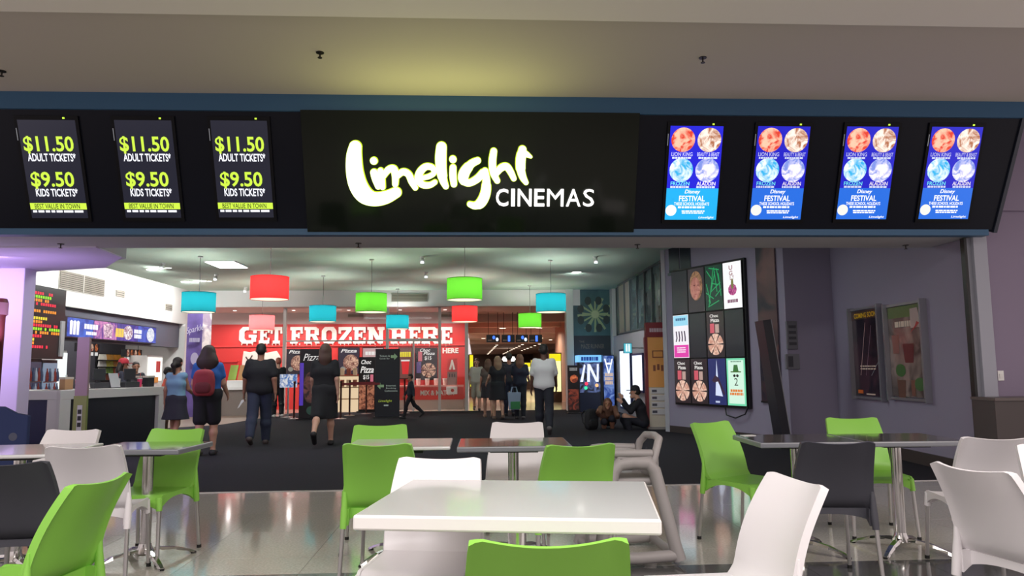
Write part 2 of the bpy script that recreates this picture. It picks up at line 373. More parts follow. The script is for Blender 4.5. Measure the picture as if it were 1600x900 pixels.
# ---- glowing script lettering
sx0, sz0 = fas(735, 270)
sg = thing('illuminated_sign', 'glowing lime and white cinema name lettering on the black sign board', 'sign', FB + Uf * sz0 + np.array([sx0, 0, 0]) + Nf * .03, 0, rx=TILT)
def zp(x, y): a, b = fas(460 + x / 2.963, 130 + y / 2.963); return a - sx0, b - sz0
KPX = 1 / 2.963 / F * 8.35
strokes = {
 'L': [[(287, 292, 25), (281, 335, 31), (283, 400, 35), (298, 465, 38), (328, 512, 37), (372, 532, 30), (425, 525, 27), (474, 502, 22)]],
 'i': [[(372, 410, 16), (380, 440, 16), (392, 475, 13)], [(371, 356, 16), (372, 358, 16)]],
 'm': [[(402, 402, 13), (408, 440, 14), (412, 478, 12)], [(412, 432, 12), (438, 398, 15), (463, 394, 16), (470, 425, 15), (470, 464, 13)], [(474, 432, 12), (503, 408, 15), (530, 418, 15), (546, 452, 15), (562, 480, 12)]],
 'e': [[(592, 436, 10), (625, 428, 11), (648, 412, 11), (640, 388, 13), (610, 384, 15), (584, 408, 17), (576, 442, 17), (596, 466, 15), (628, 468, 13), (652, 455, 11)]],
 'l': [[(682, 293, 21), (679, 345, 23), (682, 400, 21), (690, 445, 18), (702, 474, 13)]],
 'i2': [[(735, 388, 15), (735, 425, 16), (739, 464, 14)], [(734, 349, 16), (735, 351, 16)]],
 'g': [[(848, 356, 15), (818, 372, 18), (788, 410, 22), (784, 442, 21), (808, 458, 16), (845, 440, 17), (872, 412, 17)], [(882, 404, 15), (888, 450, 18), (884, 505, 21), (864, 548, 21), (836, 562, 17), (812, 556, 12)]],
 'h': [[(922, 313, 15), (916, 360, 17), (920, 410, 16), (938, 448, 13)], [(932, 418, 12), (955, 390, 16), (980, 383, 16), (998, 405, 15), (1014, 438, 12)]],
 't': [[(1054, 305, 18), (1046, 350, 20), (1046, 395, 19), (1056, 432, 16), (1070, 456, 11)], [(1056, 318, 14), (1075, 328, 12), (1092, 338, 6)]],
}
def catmull(P, n=6):
    out = []
    for i in range(len(P) - 1):
        p0, p1, p2, p3 = (np.array(P[max(i - 1, 0)], float), np.array(P[i], float), np.array(P[i + 1], float), np.array(P[min(i + 2, len(P) - 1)], float))
        for k in range(n):
            t = k / n; out.append(.5 * ((2 * p1) + (-p0 + p2) * t + (2 * p0 - 5 * p1 + 4 * p2 - p3) * t * t + (-p0 + 3 * p1 - 3 * p2 + p3) * t ** 3))
    out.append(np.array(P[-1], float)); return out
def outline(path, grow):
    pts = catmull(path); Q = []
    for x, y, r in pts:
        a, b = zp(x, y); Q.append((a, b, (r * (.84 if r < 19 else .95) + grow) * KPX))
    L, Rr = [], []
    for i, (a, b, r) in enumerate(Q):
        p, q = Q[max(i - 1, 0)], Q[min(i + 1, len(Q) - 1)]; dx, dz = q[0] - p[0], q[1] - p[1]; n = math.hypot(dx, dz) or 1
        L.append((a - dz / n * r, b + dx / n * r)); Rr.append((a + dz / n * r, b - dx / n * r))
    return Q, L, Rr
lime_rim = E((196, 232, 40), 1.5); sign_w = E((255, 255, 214), 3.2)
for k, paths in strokes.items():
    for nm, grow, y0, y1, mat in (('letter', 0, -.06, -.02, sign_w), ('lime_rim', 3.2, -.035, -.0, lime_rim)):
        mb = MB()
        for path in paths:
            Q, L, Rr = outline(path, grow)
            for i in range(len(Q) - 1):
                mb.prism([Rr[i], Rr[i + 1], L[i + 1], L[i]], y0, y1)
            for a, b, r in (Q[0], Q[-1]):
                mb.prism([(a + r * math.cos(t * math.pi / 10), b + r * math.sin(t * math.pi / 10)) for t in range(20)], y0, y1)
        if nm == 'letter': lt = mb.build('letter', mat, sg)
        else: mb.build('lime_rim', mat, lt)
x0, z0 = zp(932, 565); x1, z1 = zp(1384, 487)
cin_w = E((255, 250, 246), 1.6); xx = x0; ws = {'C': .98, 'I': .3, 'N': 1.1, 'E': .8, 'M': 1.3, 'A': 1.15, 'S': .85}
tot = sum(ws[c] for c in 'CINEMAS') + .22 * 6
for i, c in enumerate('CINEMAS'):
    wc = ws[c] / tot * (x1 - x0); text(c, xx + wc / 2, (z0 + z1) / 2, z1 - z0, cin_w, sg, w=wc, y=-.05, bold=.012 if i < 4 else 0, name='letter', ext=.03); xx += wc + .22 / tot * (x1 - x0)
lg = area('sign_glow', (-.25, -.42, .12), (math.radians(-166), 0, 0), 1.7, .35, 7.5, (.86, .92, .24)); lg.parent = sg
# ---- price screens (left) and festival screens (right)
SW = fas(1117, 344)[0] - fas(1037, 344)[0]; SH = fas(1085, 198)[1] - fas(1077, 344)[1]
lime_t = E((206, 240, 70), 1.15); white_t = E((245, 246, 255), 1.25)
def screen_root(name, label, px, py, group):
    a, b = fas(px, py); r = thing(name, label, 'screen', FB + Uf * b + np.array([a, 0, 0]) + Nf * .001, 0, group, TILT)
    B(-SW / 2 - .03, SW / 2 + .03, -.02, 0, -SH / 2 - .04, SH / 2 + .04).build('bezel', M('screen_bezel', (14, 15, 20), .4, spec=.15), r)
    B(.16, .18, -.024, -.02, SH / 2 + .012, SH / 2 + .028).build('power_light', E((190, 230, 60), 1.5), r)
    B(-SW / 2 - .022, -SW / 2 - .016, -.023, -.02, SH / 2 - .2, SH / 2 - .08).build('side_mark', E((150, 150, 156), .7), r)
    return r
for px, lab in ((85, 'ticket price screen nearest the left end of the black sign board'), (233, 'middle ticket price screen of the three on the black sign board'), (380, 'ticket price screen closest to the glowing cinema name')):
    r = screen_root('price_screen', lab, px, 265, 'ticket price screens')
    MB().rect(-SW / 2, SW / 2, -SH / 2, SH / 2, -.021).build('display', E((24, 27, 44), 1), r)
    k = SH / 153.
    text('$11.50', -.008, SH / 2 - 38 * k, 27 * k, lime_t, r, w=SW * .87, y=-.023, bold=.022)
    text('ADULT TICKETS*', .005, SH / 2 - 57 * k, 13 * k, white_t, r, w=SW * .84, y=-.023, bold=.022)
    text('$9.50', -.02, SH / 2 - 93 * k, 27 * k, lime_t, r, w=SW * .76, y=-.023, bold=.022)
    text('KIDS TICKETS*', .005, SH / 2 - 112 * k, 13 * k, white_t, r, w=SW * .74, y=-.023, bold=.022)
    MB().rect(-SW / 2, SW / 2, SH / 2 - 139 * k, SH / 2 - 129 * k, -.022).build('banner', lime_t, r)
    text('BEST VALUE IN TOWN', -.01, SH / 2 - 134 * k, 8 * k, E((34, 44, 20), 1), r, w=SW * .8, y=-.0235, bold=.01)
    greek(MB(), -SW / 2 + .01, SW / 2, SH / 2 - 144 * k, SH / 2 - 140.5 * k, -.0235, 1, 4, .0).build('small_print', white_t, r)
blu, blu2 = E((26, 30, 200), 1.0), E((34, 120, 236), 1.0)
for i, (px, lab) in enumerate(((1083, 'brightest festival screen, first right of the cinema name'), (1217, 'second festival screen from the cinema name'), (1353, 'third festival screen from the cinema name'), (1483, 'festival screen at the right end of the sign board'))):
    r = screen_root('festival_screen', lab, px, 271, 'film festival screens')
    k = SH / 146.; g_ = 1.25 if i == 0 else 1.0
    MB().rect(-SW / 2, SW / 2, -SH / 2 + 50 * k, SH / 2, -.021).build('display', E((22, 24, 205), g_), r)
    MB().rect(-SW / 2, SW / 2, -SH / 2, -SH / 2 + 50 * k, -.021).build('display', E((20, 168, 232) if i == 0 else (30, 112, 232), g_), r)
    q = SW / 4
    for (cx, cz, m_) in ((-q * .98, 52, Egrad('lit_orange', (216, 60, 40), (250, 190, 160), 9, g_)), (q * 1.0, 52, Egrad('lit_tan', (170, 104, 70), (252, 236, 222), 9, g_)),
                         (-q * .98, 5.5, Egrad('lit_cyan', (40, 170, 222), (236, 246, 252), 9, g_)), (q * 1.0, 5.5, Egrad('lit_lilac', (120, 140, 216), (250, 240, 250), 9, g_))):
        MB().disc(cx, cz * k, SW * .225, SW * .225 * 1.0, -.0225, 28).build('picture_circle', m_, r)
    for s_, cx, cz, c_, w_ in (('LION KING', -q, 30, (196, 196, 245), .4), ('BEAUTY & BEAST', q, 30, (196, 196, 245), .42), ('FROZEN', -q, -15.5, (120, 236, 250), .36), ('ALADDIN', q, -15.5, (250, 240, 250), .36)):
        text(s_, cx, cz * k, 6 * k, E(c_, g_), r, w=SW * w_, y=-.023, bold=.012)
        greek(MB(), cx - SW * .19, cx + SW * .19, (cz - 7) * k, (cz - 4) * k, -.023, 1, i + 3, 0).build('small_print', E((214, 222, 250), g_), r)
    for s_, cz, h_, w_ in (('Disney', -29, 8, .3), ('FESTIVAL', -39, 9, .5), ('THESE SCHOOL HOLIDAYS', -47.5, 5, .68)):
        text(s_, .0, cz * k, h_ * k, white_t, r, w=SW * w_, y=-.023, bold=.02, shear=.2 if s_ == 'Disney' else 0)
    greek(MB(), -SW * .28, SW * .28, -54.5 * k, -51.5 * k, -.023, 1, 9, 0).build('small_print', white_t, r)
    greek(MB(), -SW * .2, SW * .26, -64 * k, -58 * k, -.023, 2, 11, .3).build('small_print', white_t, r)
    MB().disc(-SW * .39, -58 * k, SW * .105, None, -.0228, 20).build('badge', E((250, 250, 244), g_), r)
    text('Limelight', SW * .3, -69.5 * k, 4.5 * k, white_t, r, w=SW * .3, y=-.023, bold=.015, shear=.2)
# ---- sprinkler heads
def sprinkler(label, p, grp):
    r = thing('sprinkler_head', label, 'sprinkler', p, 0, grp)
    MB().lathe([(.035, -.006), (.035, 0)], 14).build('escutcheon', M('dark_metal', (60, 56, 52), .4, .8), r)
    MB().lathe([(.02, -.05), (.02, -.045), (.006, -.044), (.008, -.006)], 10).build('deflector', M('dark_metal', (60, 56, 52), .4, .8), r)
for x, y, lab in ((500, 82, 'small dark sprinkler head on the greige ceiling above the cinema name'), (1098, 90, 'small dark sprinkler head on the greige ceiling right of the cinema name'), (3, 111, 'dark sprinkler head at the left edge of the greige ceiling')):
    sprinkler(lab, atz(x, y, ZC - .0), 'ceiling sprinklers')
for x, y, lab in ((95, 381, 'tiny sprinkler under the entrance soffit at far left'), (560, 380, 'tiny sprinkler under the entrance soffit below the cinema name'), (996, 382, 'tiny sprinkler under the entrance soffit right of centre'), (1415, 383, 'tiny sprinkler under the entrance soffit before the right grey wall')):
    sprinkler(lab, atz(x, y, 2.7), 'soffit sprinklers')
# ================================================================== FOOD COURT FURNITURE
green_p = M('green_plastic', (136, 198, 78), .38, bump=(400, .05))
white_p = M('white_plastic', (228, 224, 226), .38, bump=(400, .05))
dark_p = M('charcoal_plastic', (62, 62, 70), .5, bump=(400, .05))
rubber = M('black_rubber', (18, 18, 18), .7)
PROF = [(-.345, .850), (-.318, .802), (-.290, .750), (-.263, .696), (-.240, .640), (-.222, .585), (-.208, .530), (-.194, .480), (-.165, .446)]
def prof(v):
    q = v * (len(PROF) - 1); i = min(int(q), len(PROF) - 2); t = q - i
    p0, p1, p2, p3 = (np.array(PROF[max(i - 1, 0)]), np.array(PROF[i]), np.array(PROF[i + 1]), np.array(PROF[min(i + 2, len(PROF) - 1)]))
    r = .5 * ((2 * p1) + (-p0 + p2) * t + (2 * p0 - 5 * p1 + 4 * p2 - p3) * t * t + (-p0 + 3 * p1 - 3 * p2 + p3) * t ** 3)
    return float(r[0]), float(r[1])
def back_pt(u, v, off):       # u -1..1 across, v 0 top .. 1 seat; off=0 inner face, 1 outer face
    y, z = prof(v)
    hw = .206 + .022 * min(1, v * 1.25) - .006 * (1 - v) ** 6 - .012 * v ** 6
    bow = .040 * (1 - v ** 2.2) * (1 - u * u)
    top = (1 - v) ** 4 * (-.020 * (1 - u * u) - .012 * max(0, abs(u) - .86) / .14)
    th = .011 + .020 * abs(u) ** 10
    return (hw * u, y - bow - off * th, z + top - off * th * .25)
def make_chair(mat, nm):
    r = thing('cafe_chair', 'x', 'chair')
    NU, NV = 20, 16; mb = MB()
    us = [math.copysign(abs(-1 + 2 * i / NU) ** .85, -1 + 2 * i / NU) for i in range(NU + 1)]
    for off in (0, 1):
        base = len(mb.v)
        for i in range(NU + 1):
            for j in range(NV + 1): mb.v.append(back_pt(us[i], j / NV, off))
        for i in range(NU):
            for j in range(NV):
                a = base + i * (NV + 1) + j; q = (a, a + 1, a + NV + 2, a + NV + 1); mb.f.append(q if off else q[::-1])
    n = (NU + 1) * (NV + 1)
    ring = [i * (NV + 1) for i in range(NU + 1)] + [NU * (NV + 1) + j for j in range(1, NV + 1)] + [i * (NV + 1) + NV for i in range(NU - 1, -1, -1)] + [j for j in range(NV - 1, 0, -1)]
    for k in range(len(ring)): a, b = ring[k], ring[(k + 1) % len(ring)]; mb.f.append((a, b, b + n, a + n))
    # rear sleeves running up the sides of the back
    for s in (-1, 1):
        mb.tube([(s * .222, -.236, .60), (s * .222, -.232, .50), (s * .222, -.238, .42), (s * .224, -.25, .335)], [.004, .016, .022, .020], 10)
    mb.build('backrest', mat, r, True)
    sb = MB()
    def seat_pt(u, v, low):
        y = -.17 + v * .38; x = (.208 + .014 * v) * u
        dish = -.012 * math.sin(math.pi * v) * (1 - u * u); lip = -.03 * max(0, v - .86) ** 2 / .0196
        return (x, y, .447 + dish + lip - (.018 if low else 0))
    sb.grid(lambda a, b: seat_pt(2 * a - 1, b, 0), 12, 12); sb.grid(lambda a, b: seat_pt(2 * a - 1, b, 1), 12, 12, True)
    def skirt(P, N, depth):    # arched apron along P(t), thickness along N
        k = 14; base = len(sb.v)
        for i in range(k + 1):
            t = i / k; x, y, z = P(t); d = depth[0] + depth[1] * abs(2 * t - 1) ** 2.4
            for q in (0, .014):
                sb.v.append((x - N[0] * q, y - N[1] * q, z)); sb.v.append((x - N[0] * q, y - N[1] * q, z - d))
        for i in range(k):
            a = base + i * 4; b = a + 4
            sb.f += [(a, a + 1, b + 1, b), (a + 2, b + 2, b + 3, a + 3), (a, b, b + 2, a + 2), (a + 1, a + 3, b + 3, b + 1)]
        sb.f += [(base, base + 2, base + 3, base + 1), (base + 4 * k, base + 4 * k + 1, base + 4 * k + 3, base + 4 * k + 2)]
    for s in (-1, 1): skirt(lambda t: (s * (.210 + .014 * t), -.235 + .445 * t, .447 - (.02 if t > .95 else 0)), (s, 0), (.03, .065))
    skirt(lambda t: (-.224 + .448 * t, .212, .419), (0, 1), (.018, .06))
    skirt(lambda t: (-.205 + .41 * t, -.19, .445), (0, -1), (.035, .03))
    for s in (-1, 1): sb.tube([(s * .206, .192, .43), (s * .210, .198, .38), (s * .214, .204, .345)], [.024, .022, .019], 10)
    sb.build('seat', mat, r, True)
    for s in (-1, 1):
        for (a, b) in (((s * .224, -.25, .35), (s * .236, -.285, .014)), ((s * .213, .202, .36), (s * .228, .226, .014))):
            l = MB().tube([a, b], .0125, 10).build('leg', alu, r, True)
            MB().tube([(b[0], b[1], .022), (b[0] * 1.002, b[1] * 1.002, .0)], .0155, 10).build('foot_cap', rubber, l, True)
    return r
protos = {'green': make_chair(green_p, 'green'), 'white': make_chair(white_p, 'white'), 'dark': make_chair(dark_p, 'dark')}
used = set()
def chair(kind, mid, ang, toward, label, left=False):
    rz = math.radians(ang + (180 if toward else 0)); fr = np.array([-math.sin(rz), math.cos(rz)])
    m = np.array(mid[:2], float) * (.42 / .45)     # corner positions were read for a back .82 m high; it is .85
    if left: m = m + np.array([math.cos(math.radians(ang)), math.sin(math.radians(ang))]) * .215
    p = m + fr * .345
    o = protos[kind] if kind not in used else copy_tree(protos[kind]); used.add(kind)
    o.location = (p[0], p[1], 0); o.rotation_euler = (0, 0, rz)
    o['label'] = label; o['group'] = {'green': 'green plastic cafe chairs', 'white': 'white plastic cafe chairs', 'dark': 'charcoal plastic cafe chairs'}[kind]
    return o
chair('dark', (-2.42, 4.02), 6, False, 'charcoal plastic chair cut off by the left edge of the picture')
chair('green', (-1.63, 3.36), 84, False, 'green plastic chair seen from behind at lower left, beside the charcoal chair')
chair('white', (-2.44, 4.85), 8, False, 'white plastic chair with its back to the viewer at the left dark table')
chair('white', (-3.2, 6.17), -6, True, 'white plastic chair behind the white table at far left')
chair('green', (-2.37, 6.13), -9, True, 'green plastic chair behind the dark table on the left')
chair('green', (-.6, 4.73), -6, False, 'green plastic chair with its back to the viewer, left of the centre white chair')
chair('green', (-.775, 6.27), 4, True, 'green plastic chair farthest back in the centre, behind the small white table')
chair('white', (-.18, 3.92), -10, True, 'white plastic chair tucked behind the large white table in front')
chair('white', (.37, 6.37), -8, True, 'white plastic chair facing the viewer behind the dark centre table')
chair('green', (.64, 4.52), 10, False, 'green plastic chair with its back to the viewer beside the grey high chair')
chair('green', (.2, 2.06), -2, False, 'nearest green chair at the bottom edge, in front of the large white table')
chair('green', (1.97, 6.14), 30, True, 'green plastic chair turned sideways at the left end of the right dark table')
chair('white', (1.3, 3.03), -85, True, 'white plastic chair turned left beside the large white table')
chair('dark', (2.2, 4.46), -8, False, 'charcoal plastic chair pushed up to the right dark table')
chair('green', (3.31, 6.41), -8, True, 'green plastic chair behind the right dark table, against the grey wall')
chair('white', atz(1496.5, 680, .82), -12, False, 'white plastic chair at the right dark table, its back to the viewer', True)
chair('white', (2.25, 3.29), -78, False, 'nearest white chair at the lower right corner of the picture')
chair('white', atz(1584, 692, .82), -14, True, 'white plastic chair cut off by the right edge of the picture', True)
# ---- tables
def base(r, lean=0, h=.71, cx=0):
    MB().lathe([(.036, .05), (.036, h)], 20, (cx, 0, 0)).build('pedestal', chrome, r, True)
    MB().lathe([(.05, .045), (.06, .06), (.042, .1), (.038, .12)], 20, (cx, 0, 0)).build('pedestal_collar', chrome, r, True)
    for k in range(4):
        a = math.radians(45 + 90 * k) + lean; c, s = math.cos(a), math.sin(a)
        pts = [(cx + c * q, s * q, z) for q, z in ((.03, .085), (.10, .082), (.20, .066), (.29, .036), (.335, .016))]
        mb = MB()
        for i in range(4):
            (x0, y0, z0), (x1, y1, z1) = pts[i], pts[i + 1]; wx, wy = -s * (.03 - .003 * i), c * (.03 - .003 * i); vx, vy = -s * (.027 - .003 * i), c * (.027 - .003 * i)
            mb.add([(x0 + wx, y0 + wy, z0 - .02), (x0 - wx, y0 - wy, z0 - .02), (x0 - wx * .6, y0 - wy * .6, z0), (x0 + wx * .6, y0 + wy * .6, z0),
                    (x1 + vx, y1 + vy, z1 - .014), (x1 - vx, y1 - vy, z1 - .014), (x1 - vx * .6, y1 - vy * .6, z1), (x1 + vx * .6, y1 + vy * .6, z1)],
                   [(0, 1, 2, 3), (7, 6, 5, 4), (0, 4, 5, 1), (1, 5, 6, 2), (2, 6, 7, 3), (3, 7, 4, 0)])
        ft = mb.build('foot', chrome, r)
        MB().lathe([(.018, 0), (.018, .012)], 10, (cx + c * .325, s * .325, 0)).build('glide', rubber, ft)
    B(cx - .16, cx + .16, -.16, .16, h, h + .02).build('mounting_plate', black_p, r)
def table(label, cx, cy, w, d, ang, mat, nm='table', two=False, edge=None, thick=.035):
    cx, cy, w, d = cx * .962, cy * .962, w * .962, d * .962      # outlines were read for a .745 m top; it is .765
    r = thing('cafe_table', label, 'table', (cx, cy, 0), math.radians(ang), 'cafe tables')
    t = B(-w / 2, w / 2, -d / 2, d / 2, .742, .765).build('table_top', mat, r, bevel=.008) if not edge else None
    if edge:
        t = B(-w / 2 + .009, w / 2 - .009, -d / 2 + .009, d / 2 - .009, .742, .7655).build('table_top', mat, r)
        B(-w / 2, w / 2, -d / 2, d / 2, .765 - thick, .765).build('edge_band', edge, t, bevel=.008)
    if two: base(r, .0, .71, -.27); base(r, .0, .71, .27)
    else: base(r)
    return r
tt_w = M('white_table_top', (206, 206, 205), .22, coat=.5)
tt_d = M('dark_table_top', (92, 88, 86), .14, noise=(30, .15), coat=.6); tt_de = M('dark_table_edge', (120, 122, 128), .3)
table('large white table in the middle of the foreground', .175, 3.11, 1.10, .87, -9.5, tt_w, edge=M('white_edge', (236, 232, 230), .3), thick=.052)
table('small white table beside the dark centre table', -.52, 5.42, .72, .62, 0, tt_w)
table('dark speckled table in the centre between green and white chairs', .28, 5.36, .78, .62, -1, tt_d, edge=tt_de)
table('dark table on the right, left one of the joined pair', 2.33, 5.35, .72, .62, -2, tt_d, edge=tt_de)
table('dark table on the right, right one of the joined pair', 3.06, 5.32, .72, .62, -2, tt_d, edge=tt_de)
table('dark table at left in front of a green chair', -2.30, 5.46, .68, .56, -4, tt_d, edge=tt_de)
table('white table at the far left edge', -3.10, 5.32, .78, .74, 4, tt_w)
# ---- grey high chair
hc = thing('high_chair', 'grey moulded plastic high chair beside the large white table', 'high chair', (1.03, 5.12, 0), math.radians(-86))
hg = M('grey_moulded_plastic', (150, 145, 144), .5)
def roundbar(pts, rad): return MB().tube([tuple(p) for p in pts], rad, 12)
for s in (-1, 1):
    fr_ = roundbar([(s * .275, -.27, .03), (s * .262, -.235, .14), (s * .225, -.165, .44), (s * .205, -.135, .585), (s * .2, -.09, .635), (s * .2, .0, .645), (s * .2, .1, .64), (s * .205, .145, .59), (s * .225, .18, .44), (s * .262, .245, .14), (s * .275, .275, .03)], [.044, .043, .042, .044, .046, .046, .046, .044, .042, .043, .044]).build('side_frame', hg, hc, True)
    roundbar([(s * .272, -.265, .06), (s * .275, 0, .05), (s * .272, .27, .06)], .038).build('foot_rail', hg, fr_, True)
for y in (-.26, .262): roundbar([(-.27, y, .055), (.27, y, .055)], .028).build('cross_bar', hg, hc, True)
B(-.2, .2, -.13, .15, .50, .54).build('seat', hg, hc, bevel=.015)
B(-.185, .185, -.16, -.12, .40, .66).build('front_panel', hg, hc, bevel=.012)
MB().tube([(.2, .13, .70), (.215, .0, .705), (.205, -.12, .705), (.15, -.185, .705), (0, -.2, .705), (-.15, -.185, .705), (-.205, -.12, .705), (-.215, 0, .705), (-.2, .13, .70)], .026, 10).build('arm_rail', hg, hc, True)
for s in (-1, 1):
    B(s * .2 - .022, s * .2 + .022, -.11, .13, .63, .70).build('arm_panel', hg, hc, bevel=.012)
    for k in range(5): B(s * .224 - .003, s * .224 + .003, -.09 + k * .04, -.07 + k * .04, .655, .672).build('slot', rubber, hc)
bk = MB()
bk.tube([(-.2, .14, .64), (-.195, .17, .74), (-.15, .2, .79), (0, .215, .80), (.15, .2, .79), (.195, .17, .74), (.2, .14, .64)], .026, 10)
bk.build('back_rail', hg, hc, True)
B(-.17, .17, .165, .19, .5, .68).build('back_panel', hg, hc, bevel=.01)
# a small slip on the right dark table and a menu on the left white table
sl = thing('paper_slip', 'small white paper slip on the corner of the right dark table', 'paper', (1.99, 5.37, .7665), .3)
MB().prismz([(-.05, -.025), (.05, -.03), (.055, .025), (-.045, .03)], 0, .003).build('sheet', white_f, sl); MB().prismz([(-.04, -.015), (.0, -.017), (.0, .012), (-.038, .014)], .003, .0034).build('fold', wall_w, sl)
# ================================================================== PENDANT LAMPS
def pendant(label, x, yb, w, col, glow):
    d = F * .65 / w; p = at(x, yb, d); zb = float(p[2])
    r = thing('pendant_lamp', label, 'lamp', (p[0], p[1], zb), 0, 'drum pendant lamps')
    n = 40; R, H = .325, .40; mb = MB()
    mb.lathe([(R, 0), (R, H * .33), (R, H * .66), (R, H)], n, capped=False)      # one sheet of fabric
    nm = 'shade_%d_%d_%d' % col
    if nm not in MATS:
        m = bpy.data.materials.new(nm); m.use_nodes = True; nt = m.node_tree; nt.nodes.remove(nt.nodes['Principled BSDF'])
        df = nt.nodes.new('ShaderNodeBsdfDiffuse'); tr = nt.nodes.new('ShaderNodeBsdfTranslucent'); mx = nt.nodes.new('ShaderNodeMixShader'); mx.inputs[0].default_value = glow
        df.inputs[0].default_value = tr.inputs[0].default_value = (*lin(col), 1)
        nt.links.new(df.outputs[0], mx.inputs[1]); nt.links.new(tr.outputs[0], mx.inputs[2]); nt.links.new(mx.outputs[0], nt.nodes['Material Output'].inputs[0]); MATS[nm] = m
    mb.build('lamp_shade', MATS[nm], r, True)
    for z in (.0, H - .012): MB().lathe([(R + .002, z), (R + .002, z + .012)], n, capped=False).build('hoop', MATS[nm], r)
    MB().lathe([(.318, .006), (.318, .012)], n).build('diffuser', E((255, 246, 214), 1.15), r)
    MB().lathe([(.012, H - .06), (.02, H - .05), (.02, H + .02), (.006, H + .03)], 10).build('lamp_holder', black_p, r)
    for k in range(3):
        a = k * 2.094; MB().tube([(0, 0, H - .02), (.32 * math.cos(a), .32 * math.sin(a), H - .02)], .004, 6).build('spider_arm', chrome, r)
    MB().tube([(0, 0, H + .02), (.006, 0, H + .3), (0, 0, 3.6 - zb)], .006, 6).build('cord', M('grey_cord', (120, 124, 122), .6), r)
    MB().lathe([(.05, 3.57 - zb), (.05, 3.6 - zb)], 14).build('ceiling_rose', white_f, r)
    point('lamp_bulb', (0, 0, .24), 34, (1, .97, .9), .06, r)
TEAL, RED, PINK, GREEN = (30, 138, 152), (226, 52, 52), (238, 118, 122), (84, 164, 46)
for a in (('teal drum pendant lamp farthest left, near the candy bar', 310, 488, 50, TEAL, .26), ('largest red drum pendant lamp, hanging at front left', 421, 468, 58, RED, .26),
          ('small pinkish red drum lamp hanging below and behind the large red one', 409, 516, 38, PINK, .26), ('teal drum pendant lamp between the red and green lamps', 504, 503, 41, TEAL, .26),
          ('green drum pendant lamp left of the small centre teal lamp', 580, 488, 48, GREEN, .26), ('smallest teal drum lamp, hanging far back in the centre', 621, 514, 35, TEAL, .26),
          ('largest green drum pendant lamp, hanging directly above a red one', 726, 469, 55, GREEN, .26), ('red drum pendant lamp directly below the large green one', 726, 503, 40, RED, .26),
          ('small green drum pendant lamp in front of the corridor', 828, 512, 36, GREEN, .26), ('teal drum pendant lamp farthest right', 861, 488, 47, TEAL, .26)):
    pendant(*a)
# ================================================================== CEILING FITTINGS
def downlight(label, p, grp, power=0, col=(1, 1, 1), r_=.07, glow=6, gc=(255, 250, 240), deg=150, rot=(0, 0, 0)):
    r = thing('downlight', label, 'light', p, 0, grp)
    MB().lathe([(r_ + .02, -.008), (r_ + .02, 0)], 16).build('trim_ring', white_f, r)
    MB().lathe([(r_, -.012), (r_, -.004)], 16).build('lens', E(gc, glow), r)
    if power: spot('bulb', (0, 0, -.03), power, col, deg, rot, r)
for i, (x, y, lab) in enumerate(((237, 421, 'round ceiling downlight nearest the candy bar bulkhead'), (290, 440, 'round ceiling downlight left of the red pendant lamps'), (901, 425, 'bright ceiling downlight right of the last teal pendant'))):
    downlight(lab, atz(x, y, 3.6), 'foyer downlights', 120, (.95, 1, .98), r_=.11, deg=165, rot=(math.radians(35), 0, 0))
for i, (yy, lab) in enumerate(((12.4, 'wall washing downlight over the near end of the candy bar'), (14.6, 'wall washing downlight over the candy bar screens'), (17.0, 'wall washing downlight past the candy bar screens'), (19.6, 'wall washing downlight at the far end of the candy bar'))):
    downlight(lab, (-6.9, yy, 3.6), 'candy bar downlights', 180, (1, .99, .97), r_=.05, deg=160, rot=(0, math.radians(42), 0))
lp = [atz(x, y, 3.6) for x, y in ((338, 417), (384, 419), (372, 408), (330, 408))]
r = thing('light_panel', 'bright rectangular ceiling light panel left of the large red pendant', 'light', (lp[0] + lp[2]) / 2, 0)
B(-.33, .33, -.5, .5, -.02, 0).build('frame', white_f, r); B(-.3, .3, -.47, .47, -.03, -.021).build('diffuser', E((250, 255, 252), 9.0), r)
for x, y, lab in ((338, 429, 'small white ceiling spotlight beside the bright light panel'), (384, 449, 'small white ceiling spotlight below the large red pendant'), (255, 411, 'small white ceiling camera dome near the entrance'), (660, 401, 'small spotlight pair on the ceiling above the centre'), (666, 425, 'small spotlight on the ceiling left of the large green lamp'), (930, 401, 'pale ceiling spotlight right of centre near the entrance')):
    p = atz(x, y, 3.6); r = thing('ceiling_spotlight', lab, 'spotlight', p, 0, 'small foyer spotlights')
    MB().lathe([(.05, -.03), (.05, 0)], 12).build('mount', white_f, r); MB().tube([(0, 0, -.03), (0, -.03, -.07), (0, -.08, -.12)], [.02, .045, .05], 12).build('head', white_f, r, True)
    MB().lathe([(.038, -.15), (.03, -.11)], 12, (0, -.07, 0)).build('lens', E((240, 250, 255), 2.0), r)
def grille(label, p, rz, w, h, n=6, vertical=False, panels=1):
    r = thing('air_grille', label, 'air vent', p, rz, 'wall air grilles')
    MB().box(-w / 2 - .02, w / 2 + .02, -.012, 0, -h / 2 - .02, h / 2 + .02).build('frame', M('grille_frame', (196, 192, 184), .5), r)
    B(-w / 2, w / 2, -.016, -.012, -h / 2, h / 2).build('duct', M('grille_dark', (96, 90, 82), .8), r)
    for k in range(n):
        z = -h / 2 + h * (k + .5) / n; B(-w / 2, w / 2, -.026, -.016, z - h / n * .28, z + h / n * .28).build('blade', M('grille_blade', (150, 142, 130), .5), r)
    for q in range(1, panels): x = -w / 2 + w * q / panels; B(x - .02, x + .02, -.03, -.012, -h / 2, h / 2).build('divider', M('grille_frame', (196, 192, 184), .5), r)
a, b = atx(92, 441, XB), atx(162, 446, XB)
grille('large double air grille on the white bulkhead over the candy bar', ((a + b) / 2 + [0.001, 0, 0]), math.pi / 2, abs(b[1] - a[1]), .36, 9, panels=2)
